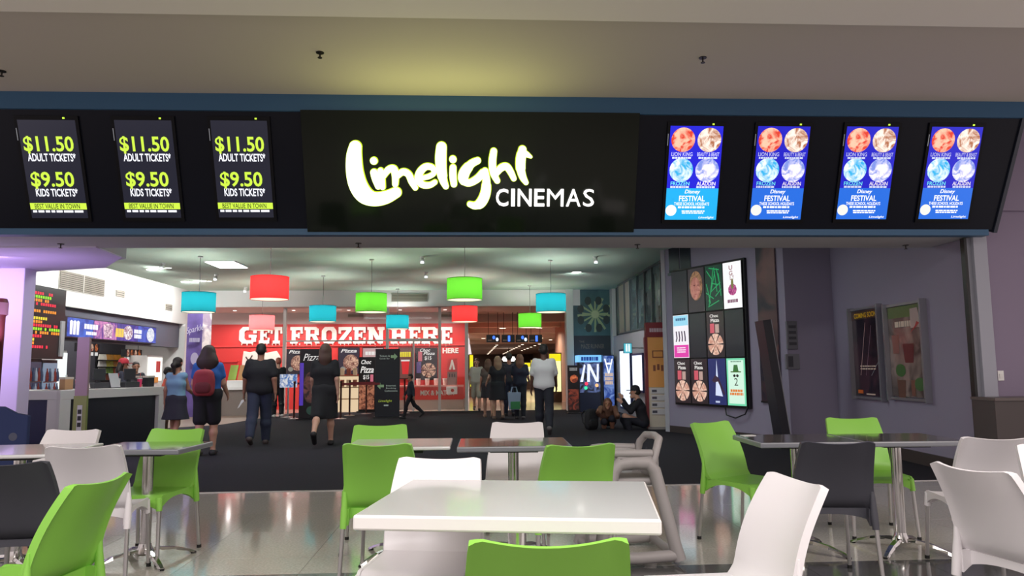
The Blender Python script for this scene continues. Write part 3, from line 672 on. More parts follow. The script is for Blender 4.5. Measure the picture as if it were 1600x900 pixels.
for x, y, lab in ((187, 459, 'small air vent right of the large grille'), (263, 480, 'small air vent at the far end of the white bulkhead')):
    p = atx(x, y, XB); grille(lab, p, math.pi / 2, .42, .15, 3)
p = aty(640, 465, 22.0); grille('wide pale grille on the back bulkhead above the small teal lamp', p, 0, 1.05, .22, 5)
for x, y, lab in ((556, 493, 'dark slot vent above the middle of the red wall'), (700, 493, 'dark slot vent above the right end of the red wall'), (545, 493, None)):
    if lab: p = aty(x, y, YR); grille(lab, p, 0, .5, .1, 2)
# ================================================================== CANDY BAR (LEFT)
n1, f1 = at(95, 611, 11.8), at(259, 605, 13.95); ZT = .97
cdv = f1 - n1; cdv[2] = 0; LC = float(np.linalg.norm(cdv)); RZC = math.atan2(cdv[1], cdv[0])
cc = thing('candy_counter', 'white framed candy bar counter with recessed black front and lilac lit navy end', 'counter', (n1[0], n1[1], .008))
cw = M('counter_white', (214, 210, 208), .35); cbk = M('counter_black', (30, 30, 36), .3); cnv = M('counter_navy', (40, 42, 78), .35)
B(-.02, LC, -.02, .68, ZT - .15, ZT).build('worktop', cw, cc, bevel=.005)
B(-.02, .18, -.02, .68, 0, ZT - .15).build('end_leg', cw, cc); B(LC - .18, LC, -.02, .68, 0, ZT - .15).build('end_leg', cw, cc)
B(.18, LC - .18, .06, .12, .0, ZT - .15).build('front_panel', cbk, cc)
for o in cc.children: o.rotation_euler = (0, 0, RZC)
c2 = cc
B(-2.4, -.03, .0, .7, ZT - .15, ZT).build('worktop', cw, c2, bevel=.005); B(-.2, -.03, .0, .7, 0, ZT - .15).build('end_leg', cw, c2); B(-2.4, -.2, .06, .12, 0, ZT - .15).build('front_panel', cnv, c2)
# LED session board
XL = XB + .04
a, b = atx(38, 443, XL), atx(90, 556, XL); aL = atx(33, 560, XL)
lb = thing('session_board', 'black LED session times board with red, green and orange rows', 'display board', (XL, (a[1] + b[1]) / 2, (a[2] + aL[2]) / 2), math.pi / 2)
LW, LH = abs(b[1] - a[1]), abs(a[2] - aL[2])
B(-LW / 2, LW / 2, -.1, 0, -LH / 2, LH / 2).build('case', M('board_case', (20, 20, 26), .3), lb)
rr = random.Random(3); cols = {'r': E((250, 40, 70), 1.1), 'g': E((150, 230, 40), 1.1), 'o': E((250, 150, 40), 1.1), 'y': E((240, 220, 60), 1.1)}
rows = [('r', .0, .58), ('g', .03, .55), ('o', .03, .5), ('r', .12, .7), (None, 0, 0), ('o', .0, .75), (None, 0, 0), ('y', .0, .5), ('o', .0, .32), ('r', .0, .95), ('g', .0, .95), ('o', .0, .95), ('r', 0, .3), ('y', .0, .1), ('o', .0, .1), ('r', 0, .55)]
for i, (c_, a0, a1) in enumerate(rows):
    if not c_: continue
    z1 = LH / 2 - .12 - i * (LH - .3) / len(rows); hh = (LH - .3) / len(rows) * .78; mb = MB(); x = -LW / 2 + .1 + a0 * LW * .85
    while x < -LW / 2 + .1 + a1 * LW * .85:
        if rr.random() > .12: mb.rect(x, x + .055, z1 - hh, z1, -.103)
        x += .075
    if mb.v: mb.build('text_row', cols[c_], lb)['kind'] = 'stuff'
B(LW / 2 - .16, LW / 2 - .03, -.13, -.1, -LH / 2 + .05, -LH / 2 + .75).build('side_tag', M('grey_tag', (150, 150, 154), .5), lb)
def fridge(label, px0, px1, py0, py1, c, glow, grp=None):
    a, b = atx(px0, py1, XL), atx(px1, py1, XL); t = atx((px0 + px1) / 2, py0, XL); y0, y1 = a[1], b[1]
    zt = t[2]; r = thing('drink_fridge', label, 'fridge', (XL, (y0 + y1) / 2, .008), math.pi / 2, grp); w_ = abs(y1 - y0)
    B(-w_ / 2, w_ / 2, 0, .5, 0, zt).build('cabinet', M('fridge_case', (46, 46, 56), .4), r)
    B(-w_ / 2 + .03, w_ / 2 - .03, -.02, 0, .12, zt - .06).build('door', E(c, glow), r)
    for k in range(4):
        z = .2 + k * (zt - .35) / 4; B(-w_ / 2 + .03, w_ / 2 - .03, -.03, -.02, z, z + .02).build('shelf_edge', alu, r)
        for q in range(5):
            x = -w_ / 2 + .08 + q * (w_ - .16) / 4
            MB().lathe([(.028, 0), (.03, .1), (.022, .17), (.011, .21), (.011, .25)], 8, (x, -.06, z + .02)).build('bottle', M(('bottle_a', 'bottle_b', 'bottle_c')[q % 3], ((120, 46, 40), (60, 70, 96), (150, 160, 176))[q % 3], .25), r)
    return r
fridge('dark drinks fridge below the session board', 31, 57, 561, 700, (70, 74, 96), .7)
fridge('pale blue lit drinks fridge below the session board', 58, 82, 563, 700, (134, 150, 172), .8)
# bright white light box and grey machine behind the counter
a, b = atx(85, 580, XB - .3), atx(103, 580, XB - .3); zt = atx(94, 548, XB - .3)[2]
r = thing('upright_freezer', 'bright white upright freezer left of the menu screens', 'freezer', (XB - .3, (a[1] + b[1]) / 2, .008), math.pi / 2)
w_ = abs(b[1] - a[1]); B(-w_ / 2, w_ / 2, 0, .5, 0, zt).build('cabinet', cw, r); B(-w_ / 2 + .03, w_ / 2 - .03, -.03, 0, .1, zt - .05).build('door', E((236, 246, 246), 1.1), r); B(w_ / 2 - .06, w_ / 2 - .04, -.06, -.03, .6, 1.2).build('handle', alu, r)
# menu screens
XM = XB + .02
a, b = atx(104, 515, XM), atx(244, 522, XM); zt, zb = atx(107, 494, XM)[2], atx(107, 527, XM)[2]
mn = thing('menu_board', 'long lit purple and blue menu board over the candy bar', 'menu board', (XM, (a[1] + b[1]) / 2, (zt + zb) / 2), math.pi / 2)
MW, MH = abs(b[1] - a[1]), zt - zb
B(-MW / 2 - .1, MW / 2, 0, .14, -MH / 2, MH / 2).build('case', M('menu_case', (26, 26, 40), .4), mn)
cs = [((38, 60, 170), (70, 110, 220)), ((96, 50, 150), (226, 140, 200)), ((44, 40, 140), (90, 60, 170)), ((40, 50, 160), (74, 100, 210))]
for k in range(4):
    x0 = -MW / 2 + k * MW / 4; pn = MB().rect(x0 + .01, x0 + MW / 4 - .01, -MH / 2 + .02, MH / 2 - .02, -.003).build('screen', Egrad('menu_pic_%d' % k, cs[k][0], cs[k][1], 3, .95), mn)
wt = E((246, 246, 255), 1.1); yt = E((250, 210, 60), 1.1)
def cup(mb, cx, cz, w, h, y=-.006): mb.flat([(cx - w * .38, cz - h / 2), (cx + w * .38, cz - h / 2), (cx + w / 2, cz + h * .4), (cx, cz + h / 2), (cx - w / 2, cz + h * .4)], y)
m1 = MB(); 
for q in range(3): cup(m1, -MW / 2 + .16 + q * .13, .0, .12, MH * .7)
m1.build('picture', wt, mn)
m2 = MB(); cup(m2, -MW * .10, 0, .45, MH * .75); m2.build('picture', Egrad('menu_popcorn', (130, 60, 120), (250, 220, 230), 12, 1), mn)
m3 = MB().disc(MW * .13, 0, .24, MH * .4, -.006); m3.build('picture', Egrad('menu_pizza', (150, 90, 120), (252, 244, 248), 14, 1), mn)
m4 = MB().disc(MW * .42, 0, .22, MH * .42, -.006); m4.build('picture', Egrad('menu_plate', (190, 200, 220), (250, 250, 252), 14, 1), mn)
greek(MB(), -MW * .35, -MW * .2, -.02, .1, -.006, 1, 5, .1).build('small_print', wt, mn); greek(MB(), -MW * .33, -MW * .22, -.14, -.06, -.006, 1, 6, .1).build('small_print', wt, mn)
greek(MB(), -MW * .02, MW * .08, -.12, .08, -.006, 1, 7, .0).build('small_print', yt, mn); greek(MB(), MW * .2, MW * .3, -.14, .1, -.006, 2, 8, .2).build('small_print', wt, mn)
# snack rack on the back wall with packets
XK = XB - 1.58
a, b = atx(149, 580, XK), atx(193, 580, XK); zt, zb = atx(170, 553, XK)[2], atx(170, 594, XK)[2]
rk = thing('snack_rack', 'dark wall rack filled with yellow and orange snack packets behind the counter', 'rack', (XK, (a[1] + b[1]) / 2, zb), math.pi / 2); RW, RH = abs(b[1] - a[1]), zt - zb
B(-RW / 2, RW / 2, -.02, 0, 0, RH).build('back_panel', black_p, rk)
for k in range(4): B(-RW / 2, RW / 2, -.16, -.02, k * RH / 4 - .01, k * RH / 4 + .01).build('shelf', black_p, rk)
pk = {}
pc = [[(230, 226, 214), (214, 150, 60), (240, 160, 30), (240, 170, 40)], [(226, 224, 220), (226, 214, 90), (236, 150, 40), (240, 160, 40)], [(220, 220, 214), (140, 190, 70), (214, 90, 50), (236, 150, 40)], [(200, 190, 190), (190, 90, 60), (170, 60, 60), (214, 120, 50)]]
for k in range(4):
    for q in range(8):
        c_ = pc[k][q // 2]; nm = 'packet_%d_%d_%d' % c_
        if nm not in pk: pk[nm] = MB().add([(-.06, -.06, 0), (.06, -.06, 0), (.06, 0, 0), (-.06, 0, 0), (-.055, -.035, .2), (.055, -.035, .2), (.055, -.02, .2), (-.055, -.02, .2)], [(0, 3, 2, 1), (4, 5, 6, 7), (0, 1, 5, 4), (1, 2, 6, 5), (2, 3, 7, 6), (3, 0, 4, 7)]).mesh('snack_packet', M(nm, c_, .35))
        o = obj('snack_packet', pk[nm]); yy = (a[1] + b[1]) / 2 - RW / 2 + RW * (q + .5) / 8
        o.location = (XK + .04, yy, zb + (3 - k) * RH / 4 + .012); o.rotation_euler = (0, 0, math.pi / 2); o.scale = (RW / 8 / .13, 1, RH / 4 / .24)
        rowname = ('top', 'second', 'third', 'bottom')[k]
        tag(o, '%s %s snack packet on the %s row of the dark wall rack' % (('left', 'right')[q % 2], {0: 'pale', 1: 'yellowish', 2: 'orange', 3: 'amber'}[q // 2], rowname), 'packet', 'snack packets on the wall rack, %s row' % rowname)
# hanging promotional boxes over the counter
for x, y, w_, lab in ((139, 543, 34, 'dark promotional box with red print hanging over the left of the counter'), (208, 552, 30, 'dark promotional box hanging over the staff at the counter')):
    p = atx(x, y, XB - .8); r = thing('hanging_box', lab, 'sign', p, math.pi / 2); W_ = .9 if w_ > 32 else .95
    B(-W_ / 2, W_ / 2, -.02, .1, -.1, .1).build('case', black_p, r)
    for q in range(4): MB().disc(-W_ * .35 + q * W_ * .23, .0, .075, .09, -.022, 12).build('picture', Egrad('snack_pic_%d' % (q % 2), ((150, 50, 40), (60, 30, 26))[q % 2], ((224, 190, 160), (220, 120, 60))[q % 2], 14, .7), r)
    for q in range(4): B(-W_ * .42 + q * W_ * .23, -W_ * .28 + q * W_ * .23, -.03, -.02, -.19, -.11).build('price_tag', E((230, 230, 226), .8), r)
    for q in (-1, 1): MB().tube([(q * W_ * .4, .04, .1), (q * W_ * .4, .04, 2.6 - p[2])], .006, 6).build('hanger', black_p, r)
# lit white popcorn cabinet behind the counter
a, b = atx(229, 580, XB - .35), atx(253, 580, XB - .35); zt = atx(240, 556, XB - .35)[2]
r = thing('popcorn_cabinet', 'bright lit white popcorn cabinet at the far end of the counter', 'cabinet', (XB - .35, (a[1] + b[1]) / 2, .008), math.pi / 2); w_ = abs(b[1] - a[1])
B(-w_ / 2, w_ / 2, 0, .6, 0, zt).build('cabinet_body', cw, r); B(-w_ / 2 + .04, w_ / 2 - .04, -.02, 0, 1.0, zt - .05).build('glass_front', E((244, 244, 236), 1.2), r); B(w_ * .05, w_ * .3, -.03, -.02, zt - .45, zt - .15).build('red_label', M('label_red', (190, 40, 40), .4), r); B(-w_ * .2, w_ * .2, -.03, -.02, .95, 1.1).build('popcorn_tray', M('popcorn_amber', (214, 140, 60), .6), r)
# small goods standing on the counter
def on_counter(t, dy): p = n1 + cdv * t + np.array([-math.sin(RZC), math.cos(RZC), 0]) * dy; return (p[0], p[1], ZT + .009)
goods = [(.16, .3, 'box', (196, 150, 110)), (.24, .25, 'cup', (200, 60, 60)), (.31, .3, 'card', (220, 216, 214)), (.44, .3, 'reg', (60, 60, 66)), (.56, .22, 'card', (190, 190, 196)), (.63, .3, 'cup', (226, 222, 220)), (.73, .28, 'reg', (50, 50, 56)), (.83, .25, 'cup', (230, 60, 110)), (.88, .45, 'box', (70, 70, 76)), (.95, .3, 'box', (40, 40, 44))]
gl = {'box': ('goods_box', 'box'), 'cup': ('drink_cup', 'cup'), 'card': ('price_card', 'card'), 'reg': ('cash_register', 'register')}
gn = ['tan box nearest the near end of the candy counter', 'red drink cup near the tan box on the candy counter', 'pale slanted price card beside the red cup', 'dark cash register on the left half of the counter', 'grey slanted price card in the middle of the counter', 'white drink cup in the middle of the counter', 'dark cash register on the right half of the counter', 'pink drink cup on the right half of the counter', 'grey box near the far end of the counter', 'black box at the far end of the counter']
for (t, dy, k, c_), lab in zip(goods, gn):
    r = thing(gl[k][0], lab, gl[k][1], on_counter(t, dy), RZC); m_ = M('goods_%d_%d_%d' % c_, c_, .4)
    if k == 'box': B(-.08, .08, -.06, .06, 0, .2).build('carton', m_, r, bevel=.004); B(-.085, .085, -.065, .065, .17, .205).build('lid', M('goods_lid', (210, 200, 190), .5), r)
    if k == 'cup': MB().lathe([(.032, 0), (.045, .15)], 14).build('cup_body', m_, r, True); MB().lathe([(.047, .15), (.047, .16), (.02, .165)], 14).build('lid', white_f, r); MB().tube([(0, 0, .16), (.02, 0, .26)], .004, 6).build('straw', M('straw_red', (200, 40, 40), .4), r)
    if k == 'card': MB().add([(-.1, -.05, 0), (.1, -.05, 0), (.1, .03, .26), (-.1, .03, .26), (-.1, -.04, 0), (.1, -.04, 0), (.1, .04, .26), (-.1, .04, .26)], [(0, 1, 2, 3), (5, 4, 7, 6), (0, 4, 5, 1), (3, 2, 6, 7), (1, 5, 6, 2), (4, 0, 3, 7)]).build('card', m_, r); B(-.1, .1, -.05, .08, 0, .012).build('foot', black_p, r)
    if k == 'reg': B(-.16, .16, -.1, .16, 0, .1).build('till_drawer', m_, r, bevel=.006); B(-.13, .13, -.03, .0, .14, .34).build('monitor', m_, r, bevel=.006); B(-.03, .03, -.02, .02, .1, .16).build('stand', m_, r)
# slim sign post standing before the counter
p = atz(130, 700, 0); q = at(128, 600, 10.4); r = thing('queue_sign_post', 'slim olive and grey sign post standing before the candy counter', 'sign post', (q[0], q[1], .004), math.radians(4)); zt = at(128, 527, 10.4)[2]
B(-.085, .085, -.03, .03, .02, .93).build('lower_panel', M('olive_panel', (122, 132, 74), .4), r); B(-.075, .085, -.03, .03, .93, zt).build('upper_panel', M('mauve_panel', (142, 122, 126), .3), r); B(-.2, .2, -.14, .14, 0, .02).build('base_plate', alu, r)
B(-.03, .035, -.034, -.03, .45, .8).build('notice', M('notice_grey', (176, 180, 168), .5), r)
for k in range(3): B(-.022, .026, -.036, -.034, .5 + k * .09, .56 + k * .09).build('pictogram', black_p, r)
# tall brown cylinder at the left edge, navy partition
p = at(-13, 560, 9.0); r = thing('promotional_cup', 'tall reddish brown cylinder with a pale rim at the left edge', 'display', (p[0], p[1], .004), 0)
zt = at(0, 466, 9.0)[2]; MB().lathe([(.10, 0), (.115, zt - .22), (.13, zt - .2), (.135, zt - .04), (.12, zt)], 24).build('body', M('red_brown', (104, 46, 44), .45), r, True); MB().lathe([(.138, zt - .2), (.14, zt - .05)], 24).build('rim', M('pale_rim', (176, 130, 140), .5), r)
p = at(2, 660, 6.6); r = thing('navy_partition', 'navy blue fabric partition with a small round badge at far left', 'partition', (p[0], p[1], 0), math.radians(4)); nv = M('navy_fabric', (34, 48, 92), .8, bump=(200, .1))
MB().prism([(-.5, .08), (.23, .08), (.235, .885), (.13, .905), (.02, .965), (-.5, .985)], -.03, .03).build('panel', nv, r, bevel=.012)
MB().disc(.12, .70, .036, None, -.032, 20).build('badge', M('badge_grey', (74, 78, 98), .5), r)
for q in (-.4, .15): B(q - .03, q + .03, -.2, .2, 0, .03).build('foot', alu, r); 
for q in (-.4, .15): B(q - .015, q + .015, -.015, .015, .03, .12).build('upright', alu, r)
# ================================================================== BACK SHOP
def on_red(x, y, off=0.0): return aty(x, y, YR - off)
cream = M('cream_letter', (236, 226, 216), .5)
SL = {
 'E': [(0, 0, 1, .2), (0, .8, 1, 1), (.12, 0, .42, 1), (.12, .42, .75, .6), (.82, 0, 1, .35), (.82, .65, 1, 1), (.62, .34, .75, .68)],
 'T': [(0, .8, 1, 1), (.35, 0, .65, 1), (.2, 0, .8, .18), (0, .6, .16, 1), (.84, .6, 1, 1)],
 'F': [(0, .8, 1, 1), (.12, 0, .42, 1), (0, 0, .6, .18), (.12, .4, .75, .58), (.82, .6, 1, 1), (.62, .32, .75, .66)],
 'H': [(.08, 0, .36, 1), (.64, 0, .92, 1), (.3, .4, .7, .6), (0, 0, .44, .18), (0, .82, .44, 1), (.56, 0, 1, .18), (.56, .82, 1, 1)],
 'N': [(.08, 0, .32, 1), (.68, 0, .92, 1), (0, .82, .4, 1), (0, 0, .42, .18), (.6, .82, 1, 1), [(.08, 1), (.64, 0), (.92, 0), (.36, 1)]],
 'Z': [(0, .8, 1, 1), (0, 0, 1, .2), (0, .6, .18, 1), (.82, 0, 1, .4), [(0, .2), (.38, .2), (1, .8), (.62, .8)]],
 'R': [(.1, 0, .38, 1), (0, 0, .48, .18), (0, .82, .75, 1), (.38, .42, .75, .58), (.66, .5, .93, .9), [(.5, .45), (.72, 0), (1, 0), (.78, .45)], [(.7, .82), (.93, .85), (.75, 1), (.7, 1)]],
 'O': [(0, .22, .3, .78), (.7, .22, 1, .78), (.2, 0, .8, .2), (.2, .8, .8, 1), [(0, .22), (.2, 0), (.4, .2), (.3, .3)], [(.6, .2), (.8, 0), (1, .22), (.7, .3)], [(0, .78), (.3, .7), (.4, .8), (.2, 1)], [(.6, .8), (.7, .7), (1, .78), (.8, 1)]],
 'G': [(0, .22, .3, .78), (.2, 0, .8, .2), (.2, .8, .78, 1), (.8, .62, 1, 1), (.55, .36, 1, .53), (.7, .1, .96, .5), [(0, .22), (.2, 0), (.4, .2), (.3, .3)], [(0, .78), (.3, .7), (.4, .8), (.2, 1)]],
}
p0 = on_red(540, 524); ws_ = thing('wall_slogan', 'large cream slab lettering GET FROZEN HERE along the red back wall', 'lettering', (p0[0], YR, p0[2]))
for ch, a, b in (('G', 60, 178), ('E', 190, 262), ('T', 266, 345), ('F', 395, 480), ('R', 488, 592), ('O', 602, 700), ('Z', 712, 800), ('E', 808, 892), ('N', 902, 1015), ('H', 1055, 1160), ('E', 1172, 1250), ('R', 1258, 1372), ('E', 1382, 1460)):
    q0 = on_red(360 + a / 4.21, 537); q1 = on_red(360 + b / 4.21, 511); mb = MB()
    X0, X1, Z0, Z1 = q0[0] - p0[0], q1[0] - p0[0], q0[2] - p0[2], q1[2] - p0[2]
    for si, s in enumerate(SL[ch]):
        poly = [(s[0], s[1]), (s[2], s[1]), (s[2], s[3]), (s[0], s[3])] if isinstance(s, tuple) else s
        mb.prism([(X0 + (X1 - X0) * u, Z0 + (Z1 - Z0) * v) for u, v in poly], -.06 - .0015 * si, -.005)
    for k in range(3):      # icy drips
        u = .12 + .3 * k; mb.prism([(X0 + (X1 - X0) * u, Z0), (X0 + (X1 - X0) * (u + .04), Z0 - .07 - .03 * (k % 2)), (X0 + (X1 - X0) * (u + .08), Z0)], -.05, -.005)
    mb.build('letter', cream, ws_)
struct('trim_10', B(-8.6, xre, YR - .05, YR, on_red(540, 540)[2] - .02, on_red(540, 540)[2] + .02), M('red_rail', (226, 70, 66), .35), label='thin pale red ledge below the slogan')
h_ = on_red(704, 548); hs = thing('wall_word', 'small cream word HERE on the red wall at right', 'lettering', (h_[0], YR, h_[2])); text('HERE', 0, 0, .17, cream, hs, w=.52, y=-.02, bold=.04, ext=.015)
def poster(label, x0, x1, y0, y1, Y, bgc, parts, lit=.75, cat='poster', name='poster', framec=(26, 24, 28)):
    a, b = aty(x0, y1, Y), aty(x1, y0, Y); r = thing(name, label, cat, ((a[0] + b[0]) / 2, Y, (a[2] + b[2]) / 2)); W_, H_ = b[0] - a[0], b[2] - a[2]
    B(-W_ / 2, W_ / 2, -.03, 0, -H_ / 2, H_ / 2).build('frame', M('poster_frame_%d_%d_%d' % framec, framec, .4), r)
    MB().rect(-W_ / 2 + .02, W_ / 2 - .02, -H_ / 2 + .02, H_ / 2 - .02, -.031).build('print', E(bgc, lit), r)
    parts(r, W_, H_); return r
skin = Egrad('pie_print', (120, 60, 50), (236, 190, 160), 9, .8); wt8 = E((240, 236, 232), .85)
def pie(r, cx, cz, rad, y=-.033, m_=None):
    for k in range(6):
        a0, a1 = k * math.pi / 3 + .08, (k + 1) * math.pi / 3 - .08
        MB().flat([(cx, cz)] + [(cx + rad * math.cos(a0 + (a1 - a0) * t / 5), cz + rad * math.sin(a0 + (a1 - a0) * t / 5)) for t in range(6)], y).build('pie_slice', m_ or skin, r)
def pizza_face(r, W, H):
    text('Pizza', .0, H * .38, H * .13, wt8, r, w=W * .75, y=-.034, shear=.3, bold=.02); MB().disc(W * .1, -H * .06, W * .36, H * .3, -.032).build('picture', skin, r); MB().disc(-W * .26, -H * .3, W * .13, H * .09, -.034).build('badge', E((150, 150, 140), .7), r)
poster('dark pizza poster left of the woman in black', 447, 478, 545, 585, YR - .02, (40, 30, 44), pizza_face)
poster('dark pizza poster right of the woman in black', 528, 562, 543, 585, YR - .02, (44, 32, 50), pizza_face)
def choc15(r, W, H):
    text('Choc', -W * .05, H * .42, H * .1, wt8, r, w=W * .45, y=-.034, shear=.3, bold=.02); text('Pizza', W * .12, H * .32, H * .1, wt8, r, w=W * .5, y=-.034, shear=.3, bold=.02)
    text('$15', W * .08, H * .17, H * .13, wt8, r, w=W * .3, y=-.034, bold=.02); MB().rect(-W * .35, -W * .18, H * .08, H * .38, -.033).build('drink_print', E((210, 110, 120), .8), r); MB().rect(-W * .42, -W * .22, -H * .28, H * .06, -.033).build('drink_print', E((104, 84, 130), .8), r); pie(r, W * .1, -H * .2, W * .32)
poster('choc pizza fifteen dollar poster on the glass right of the black stand', 648, 684, 543, 594, YR - .5, (48, 40, 44), choc15)
def sale(r, W, H):
    greek(MB(), -W * .4, W * .4, H * .2, H * .36, -.034, 1, 3, 0).build('small_print', E((240, 220, 50), .9), r)
    MB().flat([(-W * .2, -H * .35), (W * .2, -H * .35), (W * .28, H * .08), (-W * .28, H * .08)], -.034).build('cup_print', E((220, 40, 44), .9), r); MB().rect(-W * .3, W * .3, H * .06, H * .11, -.035).build('lid_print', wt8, r)
poster('frozen drink poster with a red cup behind the black stand', 622, 645, 543, 592, YR - .03, (120, 74, 66), sale)
poster('pale notice panel left of the black stand', 566, 600, 543, 585, YR - .02, (214, 176, 174), lambda r, W, H: greek(MB(), -W * .4, W * .4, -H * .3, H * .35, -.034, 3, 5, .4).build('small_print', E((240, 236, 232), .85), r))
# white icy blob mural
p = on_red(408, 575); r = thing('wall_mural', 'white icy blob mural with dark squiggles on the red wall', 'mural', (p[0], YR, p[2]))
sc = float(on_red(409, 575)[0] - p[0]); blob = [(-27, -20), (-20, -30), (-5, -26), (8, -34), (22, -26), (28, -6), (30, 18), (24, 27), (8, 24), (-4, 28), (-18, 25), (-28, 27), (-30, 8)]
MB().prism([(a * sc, b * sc) for a, b in blob], -.02, 0).build('ice_shape', M('ice_white', (232, 222, 212), .5), r, bevel=.02)
for q in (((-24, 18), (-18, 8), (-22, 2)), ((-14, 20), (-20, 10), (-16, -2)), ((18, 4), (22, -6), (17, -14))): MB().tube([(a * sc, -.025, b * sc) for a, b in q], .02, 6).build('squiggle', M('dark_brown', (60, 40, 36), .5), r)
# red recess panel, left food display
a, b = on_red(344, 603), on_red(373, 566); r = thing('service_hatch', 'red framed hatch panel in the left part of the red wall', 'hatch', ((a[0] + b[0]) / 2, YR, (a[2] + b[2]) / 2)); W_, H_ = b[0] - a[0], b[2] - a[2]
B(-W_ / 2, W_ / 2, -.02, -.002, -H_ / 2, H_ / 2).build('panel', M('deep_red', (178, 26, 30), .45), r)
for q in (-1, 1): B(q * W_ / 2 - .03, q * W_ / 2 + .03, -.05, -.002, -H_ / 2, H_ / 2 + .04).build('jamb', red_w, r)
B(-W_ / 2, W_ / 2, -.05, -.002, H_ / 2, H_ / 2 + .06).build('lintel', red_w, r)
p = atz(372, 650); r = thing('food_display_counter', 'grey and white food display counter below the red wall at left', 'counter', (p[0], p[1], .008), .06)
B(-.75, .55, 0, .6, 0, .72).build('cabinet', M('taupe_panel', (128, 116, 110), .5), r); B(-.8, .6, -.04, .64, .72, .78).build('worktop', white_f, r); B(-.35, .35, .05, .4, .78, .98).build('display_bin', white_f, r, bevel=.01)
r2 = thing('sauce_rack', 'green and amber snack rack standing on the food display counter', 'rack', (p[0] - .15, p[1] + .3, 1.0), 0)
for k in range(2): MB().add([(-.26 + k * .27, -.02, 0), (-.04 + k * .27, -.02, 0), (0 + k * .27, .1, .42), (-.22 + k * .27, .1, .42), (-.26 + k * .27, .02, 0), (-.04 + k * .27, .02, 0), (k * .27, .14, .42), (-.22 + k * .27, .14, .42)], [(0, 1, 2, 3), (5, 4, 7, 6), (0, 4, 5, 1), (3, 2, 6, 7), (1, 5, 6, 2), (4, 0, 3, 7)]).build('panel', (M('snack_green', (140, 170, 60), .5), M('snack_amber', (170, 120, 60), .5))[k], r2)
# glass front of the shop: posts, transoms, panes
gl_ = thing('glass_front', 'x', 'window', (0, YG, 0)); del gl_['label']; del gl_['category']; gl_['kind'] = 'structure'; gl_.name = 'window_3'
pm = M('pale_post', (206, 198, 194), .35)
gx = {x: float(aty(x, 570, YG)[0]) for x in (444, 605, 646, 687, 729)}
ztr = float(aty(600, 532, YG)[2])
for x, w_ in ((444, .09), (605, .08), (646, .05), (687, .08), (729, .1)):
    B(gx[x] - w_ / 2, gx[x] + w_ / 2, -.06, .06, 0, 3.12 if x != 646 else ztr).build('post', pm, gl_)
B(gx[444], gx[605], -.03, .03, ztr - .02, ztr + .02).build('transom', pm, gl_); B(gx[605], gx[687], -.04, .04, ztr - .03, ztr + .05).build('transom', pm, gl_)
for u, v in ((605, 646), (646, 687), (687, 729)): B(gx[u] + .05, gx[v] - .05, -.006, .006, .05, ztr - .05).build('pane', glassmat(), gl_)
B(gx[444] + .05, gx[605] - .05, -.006, .006, ztr + .04, 3.1).build('pane', glassmat(), gl_); B(gx[605] + .05, gx[687] - .05, -.006, .006, ztr + .07, 3.1).build('pane', glassmat(), gl_)
# shop counter with mix and match lettering
a, b = aty(600, 603, 23.5), aty(724, 603, 23.5); zc_ = float(a[2]); r = thing('mix_counter', 'red MIX & MATCH counter with a pale base behind the glass', 'counter', ((a[0] + b[0]) / 2, 23.5, .003)); W_ = b[0] - a[0]
B(-W_ / 2, W_ / 2, 0, .6, .3, zc_ - .05).build('front_panel', M('pink_red', (220, 76, 70), .45), r); B(-W_ / 2, W_ / 2, .02, .6, 0, .3).build('plinth', M('pale_stone_base', (188, 172, 164), .4), r); B(-W_ / 2, W_ / 2, -.05, .62, zc_ - .05, zc_).build('worktop', M('pink_top', (224, 150, 140), .35), r)
text('MIX & MATCH', W_ * .17, aty(674, 614, 23.5)[2], .16, cream, r, w=1.05, y=-.02, bold=.03, ext=.01)
for k in range(4):
    x = a[0] + 1.05 + k * .28; c_ = thing('topping_jar', ('first', 'second', 'third', 'last')[k] + ' clear topping jar from the left on the red shop counter', 'jar', (x, 23.75, zc_ + .003), 0, 'topping jars'); MB().lathe([(.06, 0), (.07, .1), (.07, .18)], 12).build('jar_body', M('jar_pale', (226, 196, 186), .2), c_, True); MB().lathe([(.074, .18), (.074, .21)], 12).build('lid', M('jar_lid', (240, 232, 226), .4), c_)
a, b = aty(698, 611, 23.3), aty(714, 560, 23.3); r = thing('slush_machine', 'red and silver slush machine on the shop counter at right', 'machine', ((a[0] + b[0]) / 2, 23.7, zc_ + .003)); H_ = b[2] - zc_
B(-.15, .15, -.1, .2, .0, H_ * .5).build('base_unit', M('slush_silver', (150, 120, 112), .3, .6), r); B(-.15, .15, -.12, .2, H_ * .5, H_).build('tank', M('slush_red', (206, 60, 56), .3), r); MB().flat([(-.1, H_ * .58), (-.03, H_ * .58), (0, H_ * .78), (.03, H_ * .58), (.1, H_ * .58), (.02, H_ * .95), (-.02, H_ * .95)], -.125).build('emblem', cream, r)
for k in range(3): MB().tube([(-.08 + k * .08, -.1, H_ * .42), (-.08 + k * .08, -.15, H_ * .4), (-.08 + k * .08, -.15, H_ * .3)], .012, 6).build('tap', black_p, r)
p = aty(706, 610, 23.4); r = thing('notice_box', 'white notice box with a red dot on the front of the shop counter', 'box', (p[0], 23.36, p[2])); B(-.17, .17, 0, .08, -.12, .12).build('box_body', white_f, r, bevel=.01); MB().disc(.02, 0, .05, None, -.002).build('red_dot', M('label_red', (190, 40, 40), .4), r)
